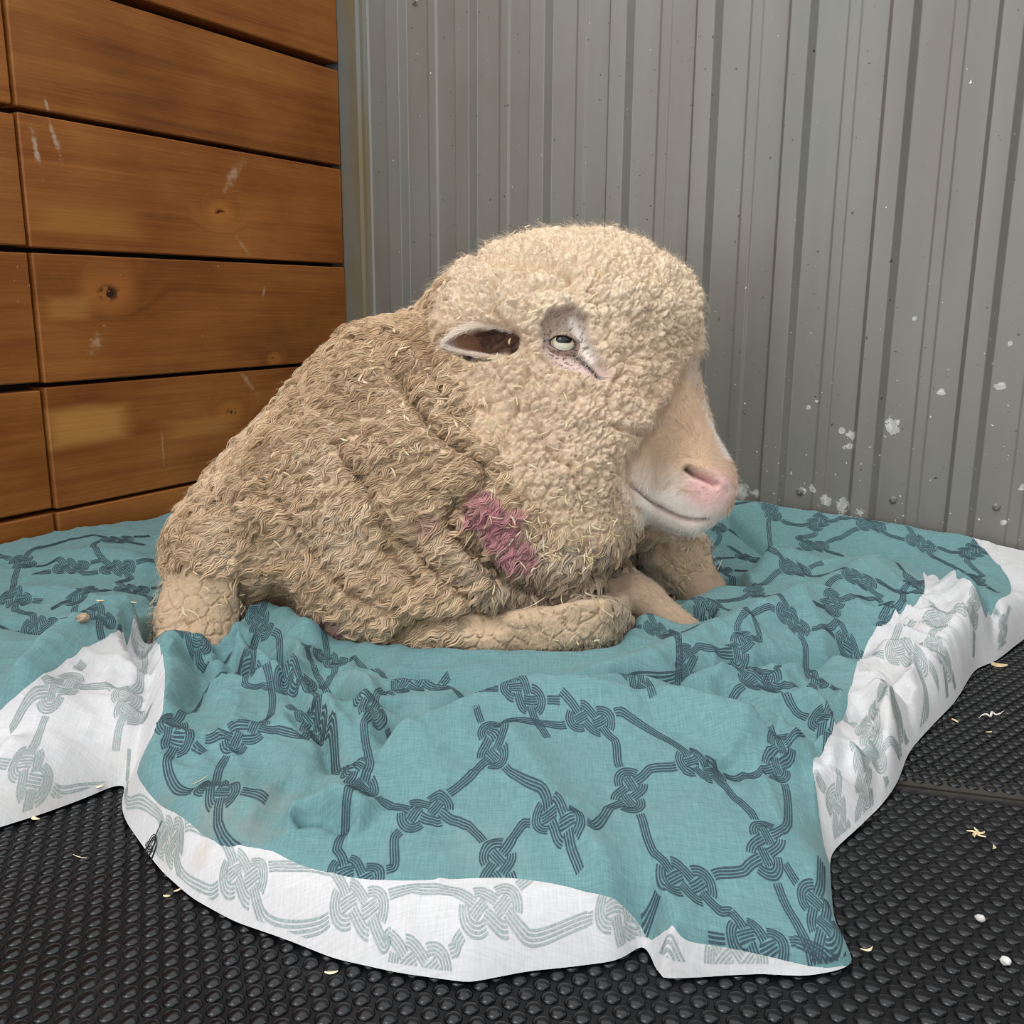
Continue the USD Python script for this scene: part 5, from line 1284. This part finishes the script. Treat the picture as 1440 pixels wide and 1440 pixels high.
for a_ in range(len(KNOTS)):
    if not KEEP[a_]: continue
    for b_ in range(a_ + 1, len(KNOTS)):
        if not KEEP[b_]: continue
        if np.linalg.norm(KQ[a_] - KQ[b_]) > 0.24 or (KNOTS.index(KNOTS[a_]) < 76) != (b_ < 76): continue
        for s_ in free[a_]:
            for t2 in free[b_]:
                c_, L_, ca_, cb_ = cost_of(a_, s_, b_, t2)
                if ca_ > 0.75 and cb_ > 0.75 and L_ < 0.12: opts.append((c_, a_, s_, b_, t2))
for c_, a_, s_, b_, t2 in sorted(opts):
    if s_ in free[a_] and t2 in free[b_]: rope(a_, s_, b_, t2)
for k in np.flatnonzero(KEEP):                                 # ropes that run on out of sight
    OWN[0] = -1 if k < 76 else 1
    for s_ in free[k]:
        A_, e_ = ends[k][0][s_], ends[k][1][s_] / np.linalg.norm(ends[k][1][s_])
        path = A_ + e_ * np.linspace(0, 0.02, 8)[:, None]
        m_ = np.linalg.norm(KQ - path[-1], axis=1)[np.arange(len(KW)) != k].min()
        if m_ < 0.045: path = path[:4]
        for o in offs: strip(offset(path, o), LW, SQ[k], path)
vs, fs, own, n_ = [], [], [], 0
for l_, r_, o_ in STR:
    m = len(l_); own.append(np.full(2 * m - 2, o_)); vs.append(np.stack([l_, r_], 1).reshape(-1, 2))
    k = np.arange(m - 1) * 2 + n_
    fs.append(np.vstack([np.stack([k, k + 1, k + 3], 1), np.stack([k, k + 3, k + 2], 1)])); n_ += 2 * m
xy = np.vstack(vs); fs = np.vstack(fs); own = np.concatenate(own)
inb = (xy[:, 0] > CX0 + .01) & (xy[:, 0] < CX1 - .01) & (xy[:, 1] > CY0 + .01) & (xy[:, 1] < CY1 - .01)
fx, fy = (xy[:, 0] - CX0) / CH, (xy[:, 1] - CY0) / CH       # height on the very triangle of the cloth mesh
i0, j0 = np.clip(fx.astype(int), 0, nx - 2), np.clip(fy.astype(int), 0, ny - 2); u_, v_ = fx - i0, fy - j0
z00, z10, z11, z01 = H[i0, j0], H[i0 + 1, j0], H[i0 + 1, j0 + 1], H[i0, j0 + 1]
zz = np.where(u_ >= v_, z00 + u_ * (z10 - z00) + v_ * (z11 - z10), z00 + v_ * (z01 - z00) + u_ * (z11 - z01))
PV = np.hstack([xy, zz[:, None]]) + surf_normal(xy) * 0.0005
so = map_coordinates(sgn_out, [fx, fy], order=1, mode='nearest'); ss = map_coordinates(sw, [fx, fy], order=1, mode='nearest')
so = np.where(inb, so, -1)
M['teal_ink'] = mat('teal_ink', {'g': ('geometry', {}), 'n': ('noise_texture', {'scale': 500.0}), 'r': ('rgb_ramp', ramp((0.4, (0.040, 0.066, 0.086)), (0.75, (0.072, 0.112, 0.138)))), 'p': ('principled_bsdf', {'roughness': 0.9, 'specular_ior_level': 0.15})}, [('g.position', 'n.vector'), ('n.fac', 'r.fac'), ('r.color', 'p.base_color')])
M['pale_ink'] = mat('pale_ink', {'g': ('geometry', {}), 'n': ('noise_texture', {'scale': 500.0}), 'r': ('rgb_ramp', ramp((0.4, (0.27, 0.33, 0.32)), (0.75, (0.42, 0.49, 0.47)))), 'p': ('principled_bsdf', {'roughness': 0.9, 'specular_ior_level': 0.15})}, [('g.position', 'n.vector'), ('n.fac', 'r.fac'), ('r.color', 'p.base_color')])
for nm, sg, mt in (('rope_print', -1, 'teal_ink'), ('rope_print', 1, 'pale_ink')):
    v, f = clip_fields(PV, fs[own == sg], np.stack([so - 0.003, ss], 1), [(0, 1), (1, sg)])
    tag(obj(nm, (v, f), M[mt], cover, smooth=True, loc=CL), 'dark rope knot print' if sg < 0 else 'pale grey-green rope knot print', kind='stuff')
# the underside, lying on the mats
uy = np.arange(0, nx - 1, 2); ux = np.arange(0, ny - 1, 2)
Hu = np.maximum(grey_erosion(H, size=(7, 7)) - 0.004, 0.0044)[::2, ::2]; n2x, n2y = Hu.shape
i, j = np.meshgrid(np.arange(n2x - 1), np.arange(n2y - 1), indexing='ij')
a, b, c, d = i * n2y + j, (i + 1) * n2y + j, (i + 1) * n2y + j + 1, i * n2y + j + 1
so2 = sgn_out[::2, ::2]; live = (so2[:-1, :-1] > -0.02) & (so2[1:, 1:] > -0.02)
UF = np.vstack([np.stack([a, c, b], -1)[live], np.stack([a, d, c], -1)[live]])
v, f = clip_fields(np.stack([GX[::2, ::2].ravel(), GY[::2, ::2].ravel(), Hu.ravel()], 1), UF, so2.reshape(-1, 1) - 0.002, [(0, 1)])
obj('lining', (v, f), M['white_linen'], cover, smooth=True, loc=CL)
print('cloth tris', len(CF), 'print tris', len(fs))

# ------------------------------------------------------------------ rubber mats: two sheets meeting at a seam, moulded with rows of studs
SA, SB = on_plane([(1265, 1104)], 0)[0], on_plane([(1440, 1126)], 0)[0]
mx = (SB - SA); mx[2] = 0; mx /= np.linalg.norm(mx); my = np.array([-mx[1], mx[0], 0])
def mat_mesh(y0, y1, x0, x1):
    """a sheet cut to the room: the rectangle in mat axes, trimmed a little short of both walls."""
    from shapely.geometry import Polygon
    rect = Polygon([(SA * [1, 1, 0] + mx * p + my * q)[:2] for p, q in ((x0, y0), (x1, y0), (x1, y1), (x0, y1))])
    o = CORNER + NB * 0.022 + NL * 0.008
    room = Polygon([(o + v_)[:2] for v_ in (WL * 0, WL * 3.5, WL * 3.5 + WB * 2.6, WB * 2.6)])
    e = trimesh.creation.extrude_polygon(rect.intersection(room), -FT - 0.0005, engine='earcut')
    e.apply_translation([0, 0, FT + 0.0005]); return np.array(e.vertices), np.array(e.faces)
def stud(r=0.0069, h=0.0034):
    a = np.array([[1.0, -0.06], [1.0, 0.10], [0.93, 0.38], [0.78, 0.68], [0.52, 0.91], [0.24, 0.99]]); n = 12
    ang_ = np.arange(n) * 2 * np.pi / n; v = np.vstack([np.stack([r * p * np.cos(ang_), r * p * np.sin(ang_), np.full(n, h * q)], 1) for p, q in a] + [[[0, 0, h]]])
    f = []
    for k in range(len(a) - 1):
        for s in range(n):
            s2 = (s + 1) % n; f += [(k * n + s, k * n + s2, (k + 1) * n + s2), (k * n + s, (k + 1) * n + s2, (k + 1) * n + s)]
    f += [((len(a) - 1) * n + s, (len(a) - 1) * n + (s + 1) % n, len(a) * n) for s in range(n)]
    return v, np.array(f)
STV, STF = stud()
M['rubber_stud'] = mat('rubber_stud', {'g': ('geometry', {}), 'n': ('noise_texture', {'scale': 9.0, 'detail': 6.0, 'roughness': 0.65}), 'n2': ('noise_texture', {'scale': 500.0, 'detail': 3.0}),
    'r': ('rgb_ramp', ramp((0.4, (0.0035, 0.004, 0.005)), (0.65, (0.007, 0.0075, 0.009)), (0.8, (0.018, 0.0175, 0.017)))), 'rr': ('map_range', {'from_min': 0.35, 'from_max': 0.7, 'to_min': 0.16, 'to_max': 0.30}), 'b': ('bump', {'strength': 0.15, 'distance': 0.0004}),
    'p': ('principled_bsdf', {'specular_ior_level': 0.42})}, [('g.position', 'n.vector'), ('g.position', 'n2.vector'), ('n.fac', 'r.fac'), ('r.color', 'p.base_color'), ('n.fac', 'rr.value'), ('rr.result', 'p.roughness'), ('n2.fac', 'b.height'), ('b.normal', 'p.normal')])
spots = {}
for nm, (y0, y1), lab in (('near', (-1.25, -0.0025), 'black studded rubber mat lying nearest, at the front of the pen'), ('far', (0.0025, 1.22), 'black studded rubber mat beyond the seam, reaching under the cover to the metal wall')):
    t = thing('rubber_mat', lab, 'rubber mat', loc=tuple(SA * [1, 1, 0]))
    LM = SA * [1, 1, 0]
    obj('sheet', mat_mesh(y0, y1, -1.45, 0.42 if nm == 'far' else 0.62), M['rubber'], t, loc=LM)
    px_, py_ = 0.0176, 0.0126
    cand = []
    rows_ = np.arange(y0 + 0.014, y1 - 0.012, py_) if nm == 'far' else np.arange(y1 - 0.014, y0 + 0.012, -py_)
    for r_, yv in enumerate(rows_):
        xs_ = np.arange(-1.44, 0.40 if nm == 'far' else 0.60, px_) + (px_ / 2 if r_ % 2 else 0)
        cand.append(np.stack([xs_, np.full_like(xs_, yv)], 1))
    cand = np.vstack(cand); P3 = SA * [1, 1, 0] + cand[:, :1] * mx + cand[:, 1:] * my
    pp, dpt = project(P3)
    gi = np.clip(((P3[:, 0] - CX0) / CH).astype(int), 0, nx - 1); gj = np.clip(((P3[:, 1] - CY0) / CH).astype(int), 0, ny - 1)
    ing = (P3[:, 0] > CX0) & (P3[:, 0] < CX1) & (P3[:, 1] > CY0) & (P3[:, 1] < CY1)
    cov = np.where(ing, sgn_out[gi, gj], -1)
    keep = (dpt > 0.3) & (pp[:, 0] > -260) & (pp[:, 0] < 1700) & (pp[:, 1] < 1640) & (cov < 0.02) & ((P3 - CORNER) @ NB > 0.035) & ((P3 - CORNER) @ NL > 0.025)
    P3, pp, dpt = P3[keep], pp[keep], dpt[keep]
    h_ = rng.uniform(0.85, 1.1, len(P3)); wear = meshkit.noise(P3 * 6, 5); h_ *= 0.75 + 0.4 * wear
    shown = (pp[:, 0] > 0) & (pp[:, 0] < 1440) & (pp[:, 1] > 0) & (pp[:, 1] < 1440) & (cov[keep] < 0)
    order = np.argsort(np.where(shown, dpt, 99))
    own = [k for k in order[:300] if shown[k]]
    for k in own:
        obj('stud', (P3[k] + STV * [1, 1, h_[k]], STF), M['rubber_stud'], t, smooth=True, loc=LM)
    rest = np.setdiff1d(np.arange(len(P3)), own)
    Vs = (P3[rest][:, None] + STV[None] * np.stack([np.ones(len(rest)), np.ones(len(rest)), h_[rest]], 1)[:, None]).reshape(-1, 3)
    Fs = (STF[None] + (np.arange(len(rest)) * len(STV))[:, None, None]).reshape(-1, 3)
    tag(obj('studs', (Vs, Fs), M['rubber_stud'], t, smooth=True, loc=LM), kind='stuff')
    print(nm, 'studs', len(P3), len(own))

# ------------------------------------------------------------------ hay, husks and crumbs
M['hay'] = mat('hay', {'oi': ('object_info', {}), 'g': ('geometry', {}), 'n': ('noise_texture', {'scale': 120.0, 'detail': 2.0}), 'r': ('rgb_ramp', ramp((0.35, (0.58, 0.44, 0.23)), (0.55, (0.74, 0.63, 0.41)), (0.75, (0.82, 0.76, 0.58)))), 'p': ('principled_bsdf', {'roughness': 0.55, 'specular_ior_level': 0.35})},
               [('g.position', 'n.vector'), ('n.fac', 'r.fac'), ('r.color', 'p.base_color')])
M['crumb'] = mat('crumb', {'g': ('geometry', {}), 'n': ('noise_texture', {'scale': 200.0, 'detail': 3.0}), 'r': ('rgb_ramp', ramp((0.35, (0.30, 0.20, 0.12)), (0.7, (0.52, 0.40, 0.28)))), 'p': ('principled_bsdf', {'roughness': 0.9})}, [('g.position', 'n.vector'), ('n.fac', 'r.fac'), ('r.color', 'p.base_color')])
M['pale_stone'] = mat('pale_stone', {'g': ('geometry', {}), 'n': ('noise_texture', {'scale': 150.0, 'detail': 3.0}), 'r': ('rgb_ramp', ramp((0.35, (0.45, 0.43, 0.40)), (0.7, (0.65, 0.63, 0.60)))), 'p': ('principled_bsdf', {'roughness': 0.8})}, [('g.position', 'n.vector'), ('n.fac', 'r.fac'), ('r.color', 'p.base_color')])
M['thread'] = mat('thread', {'p': ('principled_bsdf', {'base_color': (0.012, 0.014, 0.016), 'roughness': 0.8})}, [])
M['white_fibre'] = mat('white_fibre', {'p': ('principled_bsdf', {'base_color': (0.66, 0.62, 0.54), 'roughness': 0.8})}, [])
def sliver(L, w, bend, r_, n=7):
    """a bent, pointed flake with a little thickness: along x, up z."""
    t = np.linspace(0, 1, n); x = (t - 0.5) * L; y = bend * L * (4 * (t - 0.5) ** 2 - 0.5); ww = w * 0.5 * np.sin(np.pi * np.clip(t, 0.06, 0.96)) ** 0.6
    z = 0.12 * L * abs(bend) * np.cos(6 * t + r_.uniform(0, 6)); th_ = max(w * 0.18, 0.0002)
    V = np.vstack([np.stack([x, y - ww, z], 1), np.stack([x, y, z + th_ * 1.6], 1), np.stack([x, y + ww, z], 1), np.stack([x, y, z - th_], 1)])
    F = []
    for k in range(n - 1):
        for s in range(4):
            a, b = s * n + k, ((s + 1) % 4) * n + k; F += [(a, a + 1, b + 1), (a, b + 1, b)]
    F += [(0, n, 2 * n), (0, 2 * n, 3 * n), (n - 1, 3 * n - 1, 2 * n - 1), (n - 1, 4 * n - 1, 3 * n - 1)]
    return V, np.array(F)[:, ::-1]
r5 = np.random.default_rng(55); bits = []
zones = [((760, 770), (95, 60), 95), ((720, 560), (110, 130), 40), ((560, 560), (150, 110), 60), ((420, 640), (120, 110), 26), ((840, 360), (110, 40), 22), ((690, 350), (60, 30), 14), ((970, 790), (40, 40), 26), ((800, 690), (90, 60), 34), ((270, 850), (45, 50), 16), ((780, 870), (90, 30), 14), ((340, 850), (25, 25), 8)]
okv = np.flatnonzero(near & (skin < 0.6)); tz = cKDTree(PXY[okv])
for (cx_, cy_), (sx_, sy_), cnt in zones:
    q_ = np.stack([r5.normal(cx_, sx_ * 0.55, cnt), r5.normal(cy_, sy_ * 0.55, cnt)], 1)
    dd_, kk = tz.query(q_, k=6)
    for d_, k_ in zip(dd_, kk):
        if d_[0] > 6: continue
        c_ = okv[k_]; c_ = c_[np.argmax(V[c_, 2])]
        n_ = smW[c_]; L = r5.uniform(0.006, 0.016) if r5.random() < 0.75 else r5.uniform(0.016, 0.034)
        v, f = sliver(L, r5.uniform(0.0014, 0.0032) if L < 0.016 else r5.uniform(0.0010, 0.0016), r5.normal(0, 0.10), r5, 5)
        x_ = r5.normal(0, 1, 3); x_ -= (x_ @ n_) * n_ * 0.8; x_ /= np.linalg.norm(x_); y_ = np.cross(n_, x_); y_ /= np.linalg.norm(y_) + 1e-9; z_ = np.cross(x_, y_)
        bits.append((W[c_] + n_ * r5.uniform(0.006, 0.0095) + v[:, :1] * x_ + v[:, 1:2] * y_ + v[:, 2:3] * z_, f))
tag(obj('hay_bits', join(bits), M['hay'], smooth=40), 'loose bits of pale hay and seed husk caught all over the sheep\'s fleece', 'hay', kind='stuff')

def lie(px_, py_, lift=0.0):
    P_ = raycast([(px_, py_)])[0].copy(); onc = P_[2] > 0.004
    P_[2] = (height(P_[None, :2])[0] if onc else 0.003) + lift
    return P_
def flake(name, px_, py_, L, w, bend, ang_, label, cat, m_, group=None, twist=0.0):
    P_ = lie(px_, py_, 0.0012); v, f = sliver(L, w, bend, np.random.default_rng(int(px_ * 7 + py_)), 9)
    v = v @ Rotation.from_euler('xz', [twist, ang_], degrees=True).as_matrix().T
    tag(obj(name, (P_ + v, f), m_, smooth=40), label, cat, group)
flake('leaf_husk', 1403, 938, 0.024, 0.008, 0.15, -35, 'curled pale leaf husk on the mat at the edge of the far white corner', 'husk', M['hay'], twist=25)
flake('hay_flake', 1343, 1018, 0.010, 0.0045, 0.1, 110, 'small yellow seed husk on the mat beside the white border, left of the white fibre', 'hay', M['hay'])
flake('hay_flake', 1390, 1034, 0.008, 0.003, 0.0, 10, 'tiny white flake on the mat just in front of the white fibre', 'hay', M['hay'])
flake('hay_flake', 1397, 1197, 0.007, 0.003, 0.2, 60, 'short pale flake on the mat right of the star-shaped scrap', 'hay', M['hay'])
flake('hay_flake', 1219, 1341, 0.011, 0.003, 0.2, 15, 'pale flake on the mat beside the teal corner of the cover', 'hay', M['hay'])
flake('hay_flake', 140, 1107, 0.010, 0.004, 0.3, 20, 'curved pale husk on the mat in the gap below the white flap', 'hay', M['hay'])
flake('hay_flake', 50, 1152, 0.010, 0.005, 0.3, -40, 'pale husk on the mat at the edge of the left white flap', 'hay', M['hay'])
flake('hay_flake', 235, 1266, 0.006, 0.003, 0.0, 0, 'pale crumb of hay on the mat below the stained hem, left one of two', 'hay', M['hay'])
flake('hay_flake', 250, 1258, 0.006, 0.003, 0.0, 40, 'pale crumb of hay on the mat below the stained hem, right one of two', 'hay', M['hay'])
flake('hay_flake', 466, 1374, 0.010, 0.0035, 0.1, 5, 'pale flake on the mat under the front white hem', 'hay', M['hay'])
flake('hay_stalk', 112, 1210, 0.016, 0.0011, 0.1, -20, 'thin straw stalk lying across studs of the left mat', 'hay', M['hay'])
flake('hay_stalk', 282, 1098, 0.020, 0.0010, 0.1, 60, 'short straw stalk on the teal cloth by the left hem', 'hay', M['hay'])
flake('hay_flake', 186, 848, 0.014, 0.003, 0.1, -30, 'pale straw flake on the teal cloth left of the hind leg', 'hay', M['hay'])
flake('hay_flake', 141, 846, 0.010, 0.003, 0.1, -10, 'small pale flake on the flat teal cloth near the timber wall', 'hay', M['hay'])
def lump(name, px_, py_, r, m_, label, cat):
    ic = trimesh.creation.icosphere(3, r); v = np.array(ic.vertices); v *= (0.75 + 0.5 * meshkit.fbm(v / r * 1.6 + px_, 3, 6))[:, None] * [1, 1, 0.7]
    P_ = lie(px_, py_, r * 0.45); tag(obj(name, (P_ + v, np.array(ic.faces)), m_, smooth=True), label, cat)
lump('crumb', 117, 873, 0.0075, M['crumb'], 'brown crumb on the teal cloth left of the hind leg', 'crumb')
lump('pebble', 1377, 1298, 0.0038, M['pale_stone'], 'small pale pebble on the right mat, the farther of two', 'pebble')
lump('pebble', 1413, 1359, 0.0042, M['pale_stone'], 'small pale pebble on the right mat, nearest the corner of the picture', 'pebble')
P_ = lie(1393, 1011, 0.003); t_a = np.linspace(-1, 1, 40)
tag(obj('white_fibre', tube_mesh(P_ + np.stack([0.020 * t_a, 0.003 * np.sin(t_a * 9) + 0.006 * t_a, 0.0012 * np.sin(t_a * 14)], 1), 0.0013 * (1.1 - t_a ** 2), 6), M['white_fibre'], smooth=True), 'twisted white fibre lying on the far mat by the white border', 'fibre')
parts_ = []
for k in range(5):
    P_ = lie(1373, 1178, 0.002); v, f = sliver(0.010, 0.0035, 0.2, r5, 6); v[:, 0] += 0.004
    parts_.append((P_ + v @ Rotation.from_euler('z', k * 72 + 10 * r5.random(), degrees=True).as_matrix().T, f))
tag(obj('dry_scrap', join(parts_), M['hay'], smooth=40), 'star-shaped dry plant scrap on the right mat', 'scrap')
parts_ = []
for k in range(6):
    P_ = lie(212, 1196, 0.0018); t_a = np.linspace(0, 1, 30); a0 = r5.uniform(0, 6.28)
    x_ = 0.006 * np.sin(t_a * r5.uniform(3, 8) + a0) * (0.4 + t_a); y_ = 0.007 * np.cos(t_a * r5.uniform(3, 7) + a0 * 1.7) * (0.3 + t_a)
    xy_ = P_[:2] + np.stack([x_, y_], 1); parts_.append(tube_mesh(np.c_[xy_, height(xy_) + 0.0012 + 0.002 * np.sin(t_a * 7 + k) ** 2], 0.00035, 5))
tag(obj('loose_thread', join(parts_), M['thread'], smooth=True), 'tangle of loose dark thread on the stained left hem of the cover', 'thread')
